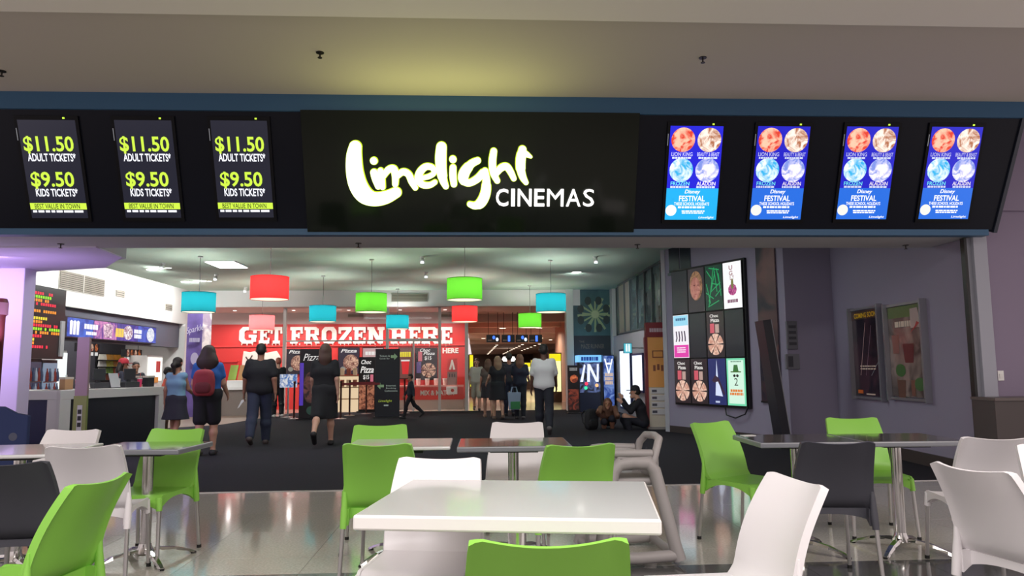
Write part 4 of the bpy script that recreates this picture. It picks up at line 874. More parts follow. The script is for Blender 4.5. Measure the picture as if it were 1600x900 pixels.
# cream display rack
a, b = aty(528, 642, 23.2), aty(562, 588, 23.2); r = thing('confectionery_rack', 'cream backlit confectionery rack below the right pizza poster', 'rack', ((a[0] + b[0]) / 2, 23.2, .003)); W_, H_ = b[0] - a[0], b[2]
B(-W_ / 2, W_ / 2, 0, .3, 0, H_).build('backlit_panel', E((244, 216, 176), .85), r)
for k in range(3): B(-W_ / 2, W_ / 2, -.05, 0, .35 + k * .35, .38 + k * .35).build('shelf', M('shelf_tan', (196, 160, 120), .5), r)
for k in range(2):
    for q in range(3): B(-W_ * .4 + q * W_ * .3, -W_ * .22 + q * W_ * .3, -.08, 0, .74 + k * .35, .95 + k * .35).build('product_box', M('product_%d' % ((q + k) % 2), ((150, 80, 60), (232, 206, 170))[(q + k) % 2], .5), r)
# sign stands
def stand(name, label, x0, x1, y0, yb, m_, parts, cat='sign stand', ang=0.0):
    p = atz((x0 + x1) / 2, yb); dd = float((p - CAM) @ fw); W_ = (x1 - x0) / F * dd; H_ = at((x0 + x1) / 2, y0, dd)[2]
    r = thing(name, label, cat, (p[0], p[1], .004), ang); B(-W_ / 2, W_ / 2, -.04, .04, .03, H_).build('board', m_, r, bevel=.006); B(-W_ / 2 - .03, W_ / 2 + .03, -.2, .2, 0, .03).build('base', black_p, r); parts(r, W_, H_); return r
navy_b = M('navy_board', (26, 32, 42), .4); pale_t = E((176, 190, 180), .55)
def big_stand(r, W, H):
    for s_, z_, w_ in (('Tickets &', .895, .42), ('Candy Bar', .855, .42)): text(s_, -W * .12, H * z_, H * .028, pale_t, r, w=W * w_, y=-.043)
    def arrow(cx, cz, k, d): MB().flat([(cx + d * a * k, cz + b * k) for a, b in ([(-1, -.4), (0, -.4), (0, -1), (1, 0), (0, 1), (0, .4), (-1, .4)] if d > 0 else [(-1, .4), (0, .4), (0, 1), (1, 0), (0, -1), (0, -.4), (-1, -.4)])], -.043).build('arrow', E((120, 150, 112), .6), r)
    arrow(W * .27, H * .885, W * .14, 1); arrow(-W * .28, H * .46, W * .14, -1)
    for s_, z_ in (('Internet', .465), ('Booking', .425), ('Collections', .39)): text(s_, W * .15, H * z_, H * .026, pale_t, r, w=W * (.4 if s_ != 'Collections' else .52), y=-.043)
    text('Limelight', -W * .08, H * .24, H * .045, E((170, 190, 60), .7), r, w=W * .55, y=-.043, shear=.2); greek(MB(), -W * .14, W * .06, H * .17, H * .19, -.043, 1, 4, 0).build('small_print', pale_t, r)
    B(-W / 2, W / 2, -.046, -.04, H * .64, H * .645).build('seam', black_p, r)
stand('direction_stand', 'tall black direction stand with arrows for tickets and internet bookings', 586, 624, 545, 653, navy_b, big_stand, ang=.03)
def pz_stand(r, W, H):
    text('Choc', -W * .05, H * .91, H * .08, wt8, r, w=W * .6, y=-.043, shear=.3, bold=.02); text('Pizza', .0, H * .77, H * .12, wt8, r, w=W * .8, y=-.043, shear=.3, bold=.02); text('$15', -W * .05, H * .63, H * .09, wt8, r, w=W * .35, y=-.043, bold=.02); MB().rect(W * .2, W * .38, H * .55, H * .68, -.043).build('drink_print', E((210, 110, 130), .8), r)
    MB().rect(-W * .45, W * .45, H * .05, H * .5, -.042).build('picture', Egrad('brownie', (96, 48, 34), (196, 124, 92), 9, .75), r)
stand('pizza_stand', 'narrow choc pizza stand beside the tall black direction stand', 560, 586, 558, 644, M('black_board', (30, 24, 26), .4), pz_stand)
def purple_stand(r, W, H):
    text('Pizza', W * .05, H * .88, H * .1, wt8, r, w=W * .75, y=-.043, shear=.35); MB().rect(-W * .48, -W * .3, H * .2, H * .8, -.042).build('purple_edge', E((90, 60, 190), .7), r); MB().disc(0, H * .45, W * .3, H * .22, -.043).build('picture', Egrad('brown_dim', (40, 26, 26), (110, 66, 60), 6, .7), r); MB().disc(W * .08, H * .13, W * .22, H * .06, -.043).build('emblem', E((40, 66, 56), .7), r)
stand('pizza_stand', 'dark purple pizza stand partly hidden behind the woman in black', 467, 500, 545, 656, M('black_board', (30, 24, 26), .4), purple_stand)
p = atz(448, 652); r = thing('ice_stand', 'small pale blue and white lightbox stand beside the left glass post', 'sign stand', (p[0] + .1, p[1] - .3, .004)); B(-.02, .02, -.02, .02, .03, .8).build('pole', alu, r); B(-.22, .22, -.04, .04, .8, 1.15).build('sign_panel', Egrad('icy', (70, 120, 190), (236, 236, 240), 8, .8), r); MB().lathe([(.2, 0), (.2, .02), (.03, .04)], 20).build('base', alu, r)
# queue stanchions with red belts
xs_ = [(437, 651, 'left of the purple pizza stand'), (459, 655, 'just before the purple pizza stand'), (532, 655, 'right of the woman in black'), (546, 650, 'in the middle of the belt line'), (572, 647, 'before the narrow choc pizza stand'), (632, 646, 'behind the walking boy')]
sp = [atz(x, y) for x, y, _ in xs_]
for i, (p, (_, _, lab)) in enumerate(zip(sp, xs_)):
    r = thing('queue_stanchion', 'brown queue stanchion ' + lab, 'stanchion', (p[0], p[1], .004), 0, 'queue stanchions'); br = M('brown_post', (92, 56, 50), .4, .3)
    MB().lathe([(.15, 0), (.15, .012), (.04, .03)], 18).build('base', alu, r, True); MB().lathe([(.025, .02), (.025, .92), (.032, .93), (.032, .97)], 12).build('post', br, r, True)
    if i in (0, 2, 3):
        q = sp[i + 1] - p; MB().prism([(.0, .86), (1, .86), (1, .92), (0, .92)], -.002, .002).build('belt', M('red_belt', (130, 34, 40), .6), r); bo = r.children[-1]; bo.rotation_euler = (0, 0, math.atan2(q[1], q[0])); bo.scale = (math.hypot(q[0], q[1]), 1, 1)
# purple banner at the left end of the back
a, b = aty(290, 574, 21.0), aty(337, 490, 21.0); r = thing('purple_banner', 'purple banner with white script, curving to white, left of the red wall', 'banner', (a[0], 21.0, .01)); W_, H_ = b[0] - a[0], b[2] - .01
def bp_(u, v, o=0): x = u * W_; return (x, -.30 * (u ** 2) + o, v * H_)
for nm, u0, u1, m_ in (('banner_sheet', 0, .6, M('purple_print', (92, 74, 134), .5, noise=(2, .3))), ('banner_edge', .6, 1.0, Pgrad('purple_to_white', (150, 130, 150), (226, 210, 206), 3))):
    MB().grid(lambda i, j: bp_(u0 + (u1 - u0) * i, j), 8, 2).grid(lambda i, j: bp_(u0 + (u1 - u0) * i, j, .02), 8, 2, True).build(nm, m_, r, True)
text('Sparkle', W_ * .36, H_ * .84, .22, E((226, 220, 236), .75), r, w=W_ * .62, y=-.16, shear=.35, rot=.25); greek(MB(), W_ * .16, W_ * .55, H_ * .72, H_ * .76, -.15, 1, 3, 0).build('small_print', E((200, 190, 216), .7), r); MB().disc(W_ * .36, H_ * .56, W_ * .14, .17, -.12).build('emblem', E((190, 176, 206), .7), r)
# shop lights
for i, x in enumerate((-7.4, -5.6, -3.9, -2.3, -.9)):
    downlight(('first', 'second', 'third', 'fourth', 'last')[i] + ' shop downlight from the left above the red wall', (x, 23.3, 3.12), 'shop downlights', 150, (1, .93, .9), .05, glow=4, deg=165)
# ================================================================== CORRIDOR
ci = 0
for Y, X in ((29.4, 1.15), (29.4, 2.6), (36.9, 0.02), (36.9, 1.4), (36.9, 3.1), (46, .6), (46, 4.2)):
    ci += 1; downlight(('nearest left', 'nearest right', 'left of the middle row', 'centre of the middle row', 'right of the middle row', 'left of the far row', 'right of the far row')[ci - 1] + ' large downlight in the brown corridor ceiling', (X, Y, 2.855 if Y < 30 else 3.12), 'corridor downlights', 300, (1, .82, .68), .13, glow=5, gc=(255, 232, 206), deg=165)
me = {}
ORD = 'first second third fourth fifth sixth seventh eighth ninth tenth eleventh twelfth thirteenth fourteenth'.split()
for row, X, Ya, n in (('left', 1.85, 51, 14), ('centre', 3.85, 50, 12), ('right', 5.1, 49, 8)):
    for k in range(n):
        Y = Ya + k * 4.2
        o = thing('downlight', 'tiny corridor downlight, %s from the near end of the %s receding row' % (ORD[k], row), 'light', (X, Y, 3.12), 0, '%s row of tiny corridor downlights' % row)
        if 'l' not in me: me['l'] = MB().lathe([(.1, -.03), (.1, 0)], 12).mesh('lens', E((255, 232, 206), 4)); me['t'] = MB().lathe([(.13, -.01), (.13, 0)], 12).mesh('trim_ring', white_f)
        obj('lens', me['l'], o); obj('trim_ring', me['t'], o)
for x0, x1, y0, yb, Y, lab in ((859, 876, 553, 612, 27.5, 'bright yellow and white lightbox right of the man in the white shirt'), (820, 829, 567, 596, 44, 'small yellow lightbox far down the corridor, left one'), (830, 838, 563, 596, 43, 'small yellow lightbox far down the corridor, right one'), (734, 739, 555, 604, 33, 'narrow yellow lit panel at the left corridor edge')):
    a, b = aty(x0, yb, Y), aty(x1, y0, Y); r = thing('lightbox', lab, 'lightbox', ((a[0] + b[0]) / 2, Y, .003), 0, 'yellow corridor lightboxes'); W_, H_ = b[0] - a[0], b[2]
    B(-W_ / 2 - .03, W_ / 2 + .03, .0, .2, 0, H_ + .04).build('case', M('brown_case', (90, 70, 50), .5), r); B(-W_ / 2, W_ / 2, -.02, 0, a[2] if a[2] > .2 else .2, H_).build('lit_face', E((255, 244, 170), 1.3) if x1 - x0 > 6 else E((226, 230, 40), 1.1), r); B(-W_ / 2, W_ / 2, -.03, -.02, H_ * .85, H_).build('yellow_header', E((240, 226, 30), 1.1), r)
# number signs hanging at the corridor mouth
for i, (x0, x1, tx) in enumerate(((760, 781, '3'), (784, 804, '1'), (806, 825, '2'), (827, 847, '1'))):
    a, b = aty(x0, 535, 24.6), aty(x1, 523, 24.6); r = thing('hall_number_sign', ('first', 'second', 'third', 'fourth')[i] + ' black hanging sign from the left with a blue lit mark', 'sign', ((a[0] + b[0]) / 2, 24.6, (a[2] + b[2]) / 2), 0, 'hanging hall number signs'); W_, H_ = b[0] - a[0], b[2] - a[2]
    B(-W_ / 2, W_ / 2, 0, .06, -H_ / 2, H_ / 2).build('case', black_p, r); blue_t = E((60, 110, 255), 1.8)
    if i in (1, 3): text('1', .03, 0, H_ * .75, blue_t, r, w=H_ * .3, y=-.004, bold=.04)
    else:
        MB().disc(W_ * .05, H_ * .14, .045, .06, -.004, 12).build('blue_mark', blue_t, r); MB().disc(W_ * .3, -H_ * .12, .045, .06, -.004, 12).build('white_mark', E((226, 236, 255), 1.6), r)
    greek(MB(), -W_ * .42, -W_ * .1, -H_ * .3, -H_ * .15, -.004, 1, 2, 0).build('small_print', E((90, 70, 60), .8), r)
    for q in (-1, 1): MB().tube([(q * W_ * .35, .03, H_ / 2), (q * W_ * .35, .03, 3.12 - r.location.z)], .008, 6).build('hanger', black_p, r)
p = aty(795, 563, 70); r = thing('far_light', 'round bright white light far down the corridor', 'light', (p[0], 70, p[2])); MB().lathe([(.5, -.1), (.65, .1), (.5, .35)], 20).build('globe', E((255, 250, 240), 2.5), r, True); MB().tube([(0, 0, .35), (0, 0, 3.12 - p[2])], .03, 6).build('hanger', black_p, r)
# ================================================================== RIGHT REAR: BANNER, ARCADE, SIDE WALL
a, b = aty(896, 556, 22.04), aty(954, 452, 22.04); r = thing('film_banner', 'tall teal film banner with a pale radial burst and faint lettering', 'banner', ((a[0] + b[0]) / 2, 22.045, (a[2] + b[2]) / 2)); W_, H_ = b[0] - a[0], b[2] - a[2]
B(-W_ / 2, W_ / 2, -.02, 0, -H_ / 2, H_ / 2).build('banner_sheet', M('teal_print', (58, 96, 102), .5, noise=(1.2, .35)), r)
B(-W_ / 2, W_ / 2, -.022, -.02, -H_ / 2, -H_ * .2).build('dark_foot', M('dark_print', (40, 48, 56), .5), r)
cx, cz = W_ * .08, H_ * .12
for k in range(18):
    t = k * 2 * math.pi / 18 + .1 * (k % 3); L_ = W_ * (.46 if k % 2 else .34); MB().flat([(cx + .05 * math.cos(t - .3), cz + .05 * math.sin(t - .3)), (cx + L_ * math.cos(t + .0), cz + L_ * math.sin(t)), (cx + L_ * math.cos(t + .13), cz + L_ * math.sin(t + .13)), (cx + .05 * math.cos(t + .6), cz + .05 * math.sin(t + .6))], -.024 - .0002 * k).build('burst_ray', M('burst_pale', (150, 170, 130), .5), r)
for k in range(8):
    t = k * math.pi / 4 + .4; MB().disc(cx - .05 + W_ * .36 * math.cos(t), cz + W_ * .38 * math.sin(t), .1, .13, -.029, 12).build('dark_shape', M('dark_blob', (44, 60, 60), .5), r)
MB().disc(cx, cz, W_ * .1, W_ * .1, -.03, 16).build('burst_centre', M('burst_bright', (176, 190, 150), .5), r)
text('THE', -W_ * .28, -H_ * .29, .06, M('faded_print', (120, 110, 96), .5), r, y=-.026); text('MAZE RUNNER', 0, -H_ * .36, .13, M('faded_print', (120, 110, 96), .5), r, w=W_ * .6, y=-.026)
Yc = 21.2
a, b = aty(905, 642, Yc), aty(939, 555, Yc); r = thing('claw_machine', 'tall arcade claw machine with a lit blue top and dark glass cabinet', 'arcade machine', ((a[0] + b[0]) / 2, Yc, .004)); W_, H_ = b[0] - a[0], b[2]
B(-W_ / 2, W_ / 2, 0, .7, 0, .55).build('base_cabinet', M('arcade_navy', (28, 36, 66), .4), r); B(-W_ / 2, W_ / 2, .05, .7, .55, H_ - .2).build('inner_display', Egrad('arcade_in', (24, 26, 40), (110, 130, 190), 4, .7), r)
for q in (-1, 1): B(q * W_ / 2 - .03, q * W_ / 2 + .03, -.02, .05, 0, H_ - .2).build('corner_post', black_p, r)
B(-W_ / 2, W_ / 2, -.04, .7, H_ - .2, H_).build('lit_header', E((120, 190, 250), 1.2), r); greek(MB(), -W_ * .4, W_ * .4, H_ - .16, H_ - .05, -.042, 1, 3, 0).build('small_print', E((20, 60, 140), 1), r)
for q in ([(-.35, 1.0), (-.25, 1.0), (-.15, 1.55), (-.2, 1.6)], [(-.1, 1.0), (.0, 1.0), (.02, 1.6), (-.08, 1.6)], [(-.08, 1.6), (.22, 1.0), (.32, 1.0), (.02, 1.6)], [(.25, 1.0), (.32, 1.0), (.34, 1.6), (.27, 1.6)]): MB().flat([(x * W_ * 1.2, z * .85) for x, z in q], .045).build('lit_stroke', E((220, 230, 255), 1.3), r)
for x, z, c_ in ((-.1, .8, (250, 60, 90)), (-.12, .68, (60, 220, 160)), (.2, .75, (250, 180, 120))): MB().disc(x, z, .05, None, .043, 12).build('button', E(c_, 1.4), r)
a, b = aty(944, 642, Yc), aty(959, 555, Yc); r = thing('arcade_panel', 'lit blue arcade panel right of the claw machine', 'arcade machine', ((a[0] + b[0]) / 2, Yc, .004)); W_, H_ = b[0] - a[0], b[2]
B(-W_ / 2, W_ / 2, 0, .5, 0, H_).build('cabinet', M('arcade_navy', (28, 36, 66), .4), r); MB().rect(-W_ / 2 + .01, W_ / 2 - .01, .1, H_ - .02, -.003).build('lit_face', Egrad('arcade_blue', (40, 70, 150), (130, 160, 220), 3, .9), r)
for q in ([(-.4, 1.75), (-.28, 1.75), (.02, 1.3), (-.06, 1.25)], [(.4, 1.75), (.28, 1.75), (-.02, 1.25), (.05, 1.25)], [(-.3, 1.62), (.3, 1.62), (.28, 1.56), (-.28, 1.56)]): MB().flat([(x * W_, z * .86) for x, z in q], -.006).build('lit_stroke', E((235, 240, 255), 1.3), r)
greek(MB(), -W_ * .4, W_ * .4, .75, 1.1, -.006, 3, 6, .2).build('small_print', E((216, 190, 170), .9), r)
a, b = aty(888, 640, 20.6), aty(904, 571, 20.6); r = thing('film_stand', 'dark film poster stand with a glowing orange disc left of the claw machine', 'sign stand', ((a[0] + b[0]) / 2, 20.6, .004)); W_, H_ = b[0] - a[0], b[2]
B(-W_ / 2, W_ / 2, 0, .06, .03, H_).build('board', M('black_board', (30, 24, 26), .4), r); B(-W_ / 2 - .03, W_ / 2 + .03, -.15, .2, 0, .03).build('base', black_p, r); MB().disc(.02, H_ * .72, W_ * .36, None, -.003).build('orange_disc', Egrad('orange_disc', (110, 40, 24), (230, 120, 70), 6, .8), r); greek(MB(), -W_ * .35, W_ * .4, H_ * .88, H_ * .95, -.003, 2, 3, .3).build('small_print', E((170, 170, 170), .7), r)
MB().rect(-W_ * .45, W_ * .45, .1, H_ * .5, -.003).build('print', Egrad('red_dim', (40, 16, 14), (150, 60, 40), 5, .7), r)
# bright poster boxes, sign and red frame along the side wall
def side(x, y): return atx(x, y, XW)
for i, (x0, x1, y0, y1, c_, lab) in enumerate(((973, 990, 545, 640, (232, 240, 252), 'overexposed white lightbox poster beside the pale column'), (992, 1009, 552, 613, (240, 244, 252), 'white lightbox poster with a navy frame on the side wall'), (1013, 1021, 570, 630, (210, 220, 250), 'narrow bluish lightbox partly behind the red and orange totem'))):
    a, b = side(x0, y1), side(x1, y1); t = side((x0 + x1) / 2, y0); bm = side((x0 + x1) / 2, y1); r = thing('poster_lightbox', lab, 'lightbox', (XW, (a[1] + b[1]) / 2, (t[2] + bm[2]) / 2), -math.pi / 2); W_, H_ = abs(a[1] - b[1]), t[2] - bm[2]
    B(-W_ / 2, W_ / 2, -.06, 0, -H_ / 2, H_ / 2).build('frame', M('navy_frame', (40, 48, 90), .4), r); MB().rect(-W_ / 2 + .06, W_ / 2 - .06, -H_ / 2 + .06, H_ / 2 - .05, -.062).build('lit_face', E(c_, 1.2), r)
    for k in range(2): B(-W_ / 2, W_ / 2, -.07, -.06, (H_ / 2 - .05) if k else -H_ / 2, (H_ / 2) if k else -H_ / 2 + .05).build('rail', M('navy_frame', (40, 48, 90), .4), r)
p = at(981, 544, 17.5); r = thing('restroom_sign', 'small teal lit projecting sign on the side wall', 'sign', p); B(-.1, .1, 0, .06, -.12, .12).build('case', M('teal_case', (70, 160, 180), .4), r); MB().rect(-.09, .09, -.11, .11, -.002).build('lit_face', E((90, 196, 214), 1.0), r); MB().rect(-.05, -.01, -.08, .06, -.004).rect(.01, .05, -.08, .06, -.004).disc(-.03, .08, .02, None, -.004, 8).disc(.03, .08, .02, None, -.004, 8).build('pictogram', E((236, 250, 252), 1.1), r); MB().tube([(.1, .03, 0), (XW - p[0], .03, 0)], .015, 6).build('bracket', alu, r)
# red and orange totem
p = atz(1037, 671); dd = float((p - CAM) @ fw); W_ = 31 / F * dd; zt = at(1037, 503, dd)[2]; r = thing('information_totem', 'tall red and orange information totem with white notices at its foot', 'totem', (p[0] - .08, p[1], .004), -.12)
B(-W_ / 2, W_ / 2, 0, .25, .03, zt - .3).build('body', M('totem_cream', (206, 196, 180), .5), r); B(-W_ / 2 - .03, W_ / 2 + .05, -.03, .28, 0, .05).build('base', M('totem_grey', (150, 146, 142), .5), r)
B(-W_ / 2 - .03, W_ / 2 + .02, -.03, .27, zt - .3, zt).build('red_header', M('totem_red', (122, 26, 36), .45), r); B(-W_ / 2 - .05, -W_ / 2, -.02, .27, .03, zt - .3).build('red_side', M('totem_red', (122, 26, 36), .45), r)
B(-W_ / 2, W_ / 2, -.012, 0, .85, zt - .3).build('orange_panel', M('totem_orange', (226, 158, 84), .45), r); greek(MB(), -W_ * .4, W_ * .4, zt - .2, zt - .12, -.032, 1, 3, 0).build('small_print', M('pale_text', (190, 170, 180), .5), r)
for q in ((-.1, 1.58, .22, .02), (-.1, 1.45, .22, .02), (-.11, 1.45, .02, .15), (.1, 1.45, .02, .15), (-.1, 1.18, .05, .12), (-.02, 1.2, .05, .12), (.06, 1.18, .05, .12)): B(q[0], q[0] + q[2], -.016, -.012, q[1], q[1] + q[3]).build('line_drawing', M('brown_line', (130, 74, 50), .5), r)
for k in range(4):
    nt_ = B(-W_ * .38, W_ * .42, -.018, -.0, .3 + k * .14, .41 + k * .14).build('notice', M('notice_white', (206, 204, 206), .5), r); B(-W_ * .34, -W_ * .1, -.02, -.018, .33 + k * .14, .38 + k * .14).build('print', M('notice_dark', (70, 70, 84), .5), nt_)
# ================================================================== VIDEO WALL
off = wn * .06; P0 = g[0] + off
def onw(x, y): q = atp(x, y, P0, wn) - P0; return float(q @ wd), float(q[2] + P0[2])
(x0, zb_), (x1, zt_) = onw(1057, 631), onw(1160, 405); zb2 = onw(1163, 634)[1]; zt1 = onw(1054.5, 425)[1]
zt_ = (zt_ + zt1) / 2; zb_ = (zb_ + zb2) / 2; VW, VH = x1 - x0, zt_ - zb_
vo = P0 + wd * ((x0 + x1) / 2); vw = thing('video_wall', 'video wall of twelve portrait screens on the angled grey wall', 'video wall', (vo[0], vo[1], (zt_ + zb_) / 2), RZW)
B(-VW / 2 - .03, VW / 2 + .03, 0.0, .06, -VH / 2 - .03, VH / 2 + .03).build('back_frame', black_p, vw)
MB().tube([(VW * .2, -.0, -VH / 2 - .02), (VW * .22, -.01, -VH / 2 - .16), (VW * .34, -.02, -VH / 2 - .2), (VW * .46, -.01, -VH / 2 - .12), (VW * .5, 0, -VH / 2 + .02)], .012, 8).build('hanging_cable', black_p, vw, True)
cw_, ch_ = VW / 4, VH / 3
def V_pizza(c, W, H):
    text('Choc', -W * .05, H * .41, H * .07, wt8, c, w=W * .5, y=-.034, bold=.03); text('Pizza', .0, H * .31, H * .08, wt8, c, w=W * .5, y=-.034, bold=.03)
    MB().rect(-W * .3, -W * .05, H * .03, H * .24, -.033).build('drink_print', E((206, 90, 104), .95), c); MB().rect(.0, W * .22, H * .03, H * .22, -.033).build('drink_print', E((190, 160, 150), .95), c); pie(c, 0, -H * .22, W * .44, -.034, Egrad('pie_lit', (206, 150, 130), (250, 214, 194), 9, .95))
def V_face(c, W, H):
    MB().disc(.0, H * .1, W * .4, H * .34, -.033, 24).build('hair', Egrad('blond', (120, 84, 60), (196, 150, 110), 12, .6), c); MB().disc(-W * .04, H * .04, W * .3, H * .26, -.0345, 24).build('face', Egrad('face_print', (170, 106, 96), (214, 150, 134), 5, .7), c)
    for q in (-.14, .08): MB().rect(W * q, W * (q + .1), H * .1, H * .115, -.036).build('eye_print', E((70, 40, 40), .7), c)
    MB().rect(-W * .08, W * .06, -H * .1, -H * .085, -.036).build('mouth_print', E((140, 50, 56), .8), c); MB().rect(-W * .04, W * .0, -H * .02, H * .08, -.0355).build('nose_print', E((190, 124, 110), .7), c)
def V_green(c, W, H):
    for i, q in enumerate(((-.4, .4, -.1, .2), (-.3, -.3, .1, .35), (-.2, -.1, .4, .1), (0, .4, -.3, -.4), (-.35, -.42, .3, -.3), (.3, .3, .42, -.2), (-.1, .1, .3, .05), (-.42, .1, -.2, -.35), (.05, .45, .2, -.1), (-.25, .45, .35, .38), (.1, -.2, .44, -.05), (-.44, -.1, .0, -.25), (.2, .42, .4, .0))):
        a, b = np.array([q[0] * W, q[1] * H]), np.array([q[2] * W, q[3] * H]); n_ = b - a; n_ = np.array([-n_[1], n_[0]]) / np.linalg.norm(n_) * .009; MB().flat([tuple(a - n_), tuple(b - n_), tuple(b + n_), tuple(a + n_)], -.033 - .0003 * i).build('green_stroke', E((30, 170, 100), .8), c)
def V_ugly(c, W, H):
    for k, l in enumerate('UGLY'): text(l, -W * .06 + (.12 * W * (k % 2) if k > 1 else 0), H * (.38 - .12 * k) if k < 2 else H * .16, H * .1, E((170, 120, 130), .9), c, w=W * .2 if k < 2 else W * .1, y=-.034, bold=.02)
    MB().disc(0, -H * .1, W * .24, H * .13, -.033, 9).build('pink_blob', Egrad('pink_blob', (150, 40, 110), (220, 120, 170), 14, .95), c); MB().disc(0, .02, W * .07, H * .12, -.0335, 12).build('pink_neck', E((120, 120, 60), .9), c); greek(MB(), -W * .3, W * .3, -H * .38, -H * .31, -.034, 1, 3, 0).build('small_print', E((120, 50, 90), .9), c)
def V_pink(c, W, H):
    MB().rect(-W / 2 + .01, W / 2 - .01, H * .25, H / 2 - .01, -.0325).build('sky_print', E((150, 216, 240), 1), c); MB().rect(-W / 2 + .01, W / 2 - .01, -H / 2 + .01, -H * .2, -.0325).build('pink_print', E((226, 60, 170), 1), c); greek(MB(), -W * .36, W * .36, H * .37, H * .43, -.034, 1, 5, 0).build('small_print', E((60, 110, 150), 1), c)
    for k in range(4): MB().tube([(-W * .3 + k * W * .18, -.034, H * .12), (-W * .26 + k * W * .18, -.034, -.03), (-W * .32 + k * W * .2, -.034, -H * .12)], .012, 6).build('figure_stroke', E((60, 40, 70), .9), c)
    greek(MB(), -W * .3, W * .3, -H * .4, -H * .25, -.034, 3, 7, .4).build('small_print', E((250, 226, 244), 1), c)
def V_dive(c, W, H):
    MB().flat([(-W * .12, -H * .3), (W * .3, -H * .32), (W * .06, H * .05), (0, H * .48), (-W * .06, H * .05)], -.033).build('light_cone', E((214, 224, 250), 1), c); MB().flat([(-W * .3, .02), (-W * .1, H * .14), (W * .1, H * .08), (W * .44, -H * .26), (W * .38, -H * .3), (W * .05, 0), (-W * .2, -.02)], -.034).build('arching_shape', E((60, 40, 60), .9), c); B(-W * .12, W * .12, -.035, -.034, -H * .46, -H * .42).build('title_block', E((200, 210, 240), .9), c)
def V_two(c, W, H):
    MB().rect(-W * .42, W * .42, -H * .46, H * .46, -.0325).build('pale_centre', E((214, 246, 226), 1), c); B(-W * .28, W * .28, -.035, -.033, H * .2, H * .225).build('hat_brim', E((70, 110, 40), .9), c); MB().flat([(-W * .15, H * .225), (W * .15, H * .225), (W * .1, H * .36), (-W * .1, H * .36)], -.034).build('hat_crown', E((60, 120, 60), .9), c)
    for q in (-1, 1): MB().disc(q * W * .08, H * .13, W * .07, H * .03, -.034, 12).build('sunglass', E((30, 24, 24), .9), c)
    text('2', 0, 0, H * .16, E((50, 50, 40), .9), c, w=W * .2, y=-.034); greek(MB(), -W * .36, W * .36, -H * .3, -H * .16, -.034, 2, 5, .25).build('small_print', E((226, 130, 60), 1), c); greek(MB(), -W * .3, W * .3, H * .42, H * .44, -.034, 1, 6, 0).build('small_print', E((60, 120, 90), 1), c)
dk = (26, 28, 34)
cells = {(0, 0): (dk, None), (0, 1): ((44, 38, 44), V_face), (0, 2): ((8, 44, 34), V_green), (0, 3): ((250, 250, 252), V_ugly), (1, 0): ((244, 240, 246), V_pink), (1, 1): (dk, None), (1, 2): ((44, 34, 38), V_pizza), (1, 3): (dk, None), (2, 0): ((44, 34, 38), V_pizza), (2, 1): ((44, 34, 38), V_pizza), (2, 2): ((40, 46, 100), V_dive), (2, 3): ((120, 220, 176), V_two)}
for (i, j), (bg, fn) in cells.items():
    m_ = B(-cw_ / 2 + .006, cw_ / 2 - .006, -.03, 0, -ch_ / 2 + .006, ch_ / 2 - .006).mesh('bezel', black_p)
    c = obj('screen', m_, vw); c.location = (-VW / 2 + cw_ * (j + .5), -.0, VH / 2 - ch_ * (i + .5))
    MB().rect(-cw_ / 2 + .014, cw_ / 2 - .014, -ch_ / 2 + .014, ch_ / 2 - .014, -.0315).build('display', E(bg, 1.0), c)
    if fn: fn(c, cw_ - .03, ch_ - .03)
# dark banner right of the video wall, leaning board, wall boxes
P1 = g[0] + wn * .02
def onw2(x, y): q = atp(x, y, P1, wn) - P1; return float(q @ wd), float(q[2])
(x0, zb_), (x1, _) = onw2(1191, 626), onw2(1220, 600); bo_ = P1 + wd * ((x0 + x1) / 2); r = thing('dark_banner', 'tall dark purple and brown film banner right of the video wall', 'banner', (bo_[0], bo_[1], zb_), RZW); W_ = x1 - x0
B(-W_ / 2, W_ / 2, -.012, 0, 0, 3.4 - zb_).build('banner_sheet', Pgrad('dark_film_print', (40, 34, 52), (112, 74, 74), 1.6), r); B(-W_ / 2 - .01, W_ / 2 + .01, -.02, .0, -.03, 0).build('bottom_rail', black_p, r)
q0, q1 = aty(1193, 501, 11.35), aty(1226, 690, 11.35); L_ = q0 - q1; r = thing('leaning_board', 'dark flat board leaning beside the grey corner wall', 'board', (q1[0], 11.2, .004), 0)
ln = math.hypot(L_[0], q0[2]); tilt = math.atan2(-L_[0], q0[2]); bd = B(-.07, .055, 0, .34, 0, ln).build('board', M('dark_board', (46, 46, 54), .4), r); bd.rotation_euler = (0, -tilt, 0); ed = B(.055, .068, 0, .34, 0, ln).build('edge_strip', M('board_edge', (150, 150, 156), .35), r); ed.rotation_euler = (0, -tilt, 0)
for x0, x1, y0, y1, nm, lab, c_ in ((1229, 1243, 502, 546, 'vent_box', 'small grey louvred box on the corner wall', (112, 112, 120)), (1227, 1247, 553, 577, 'phone_box', 'small grey phone box with a dark handset below the louvred box', (124, 124, 132))):
    a, b = aty(x0, y1, 11.75), aty(x1, y0, 11.75); r = thing(nm, lab, 'wall box', ((a[0] + b[0]) / 2, 11.75, (a[2] + b[2]) / 2)); W_, H_ = b[0] - a[0], b[2] - a[2]; B(-W_ / 2, W_ / 2, -.05, 0, -H_ / 2, H_ / 2).build('case', M(nm, c_, .5), r, bevel=.005)
    for k in range(4 if nm == 'vent_box' else 1): B(-W_ * .35, W_ * .35 if nm == 'vent_box' else 0, -.06, -.05, -H_ * .35 + k * H_ * .2, -H_ * .25 + k * H_ * .2 if nm == 'vent_box' else H_ * .35).build('slat' if nm == 'vent_box' else 'handset', M('dark_detail', (70, 70, 78), .5), r)
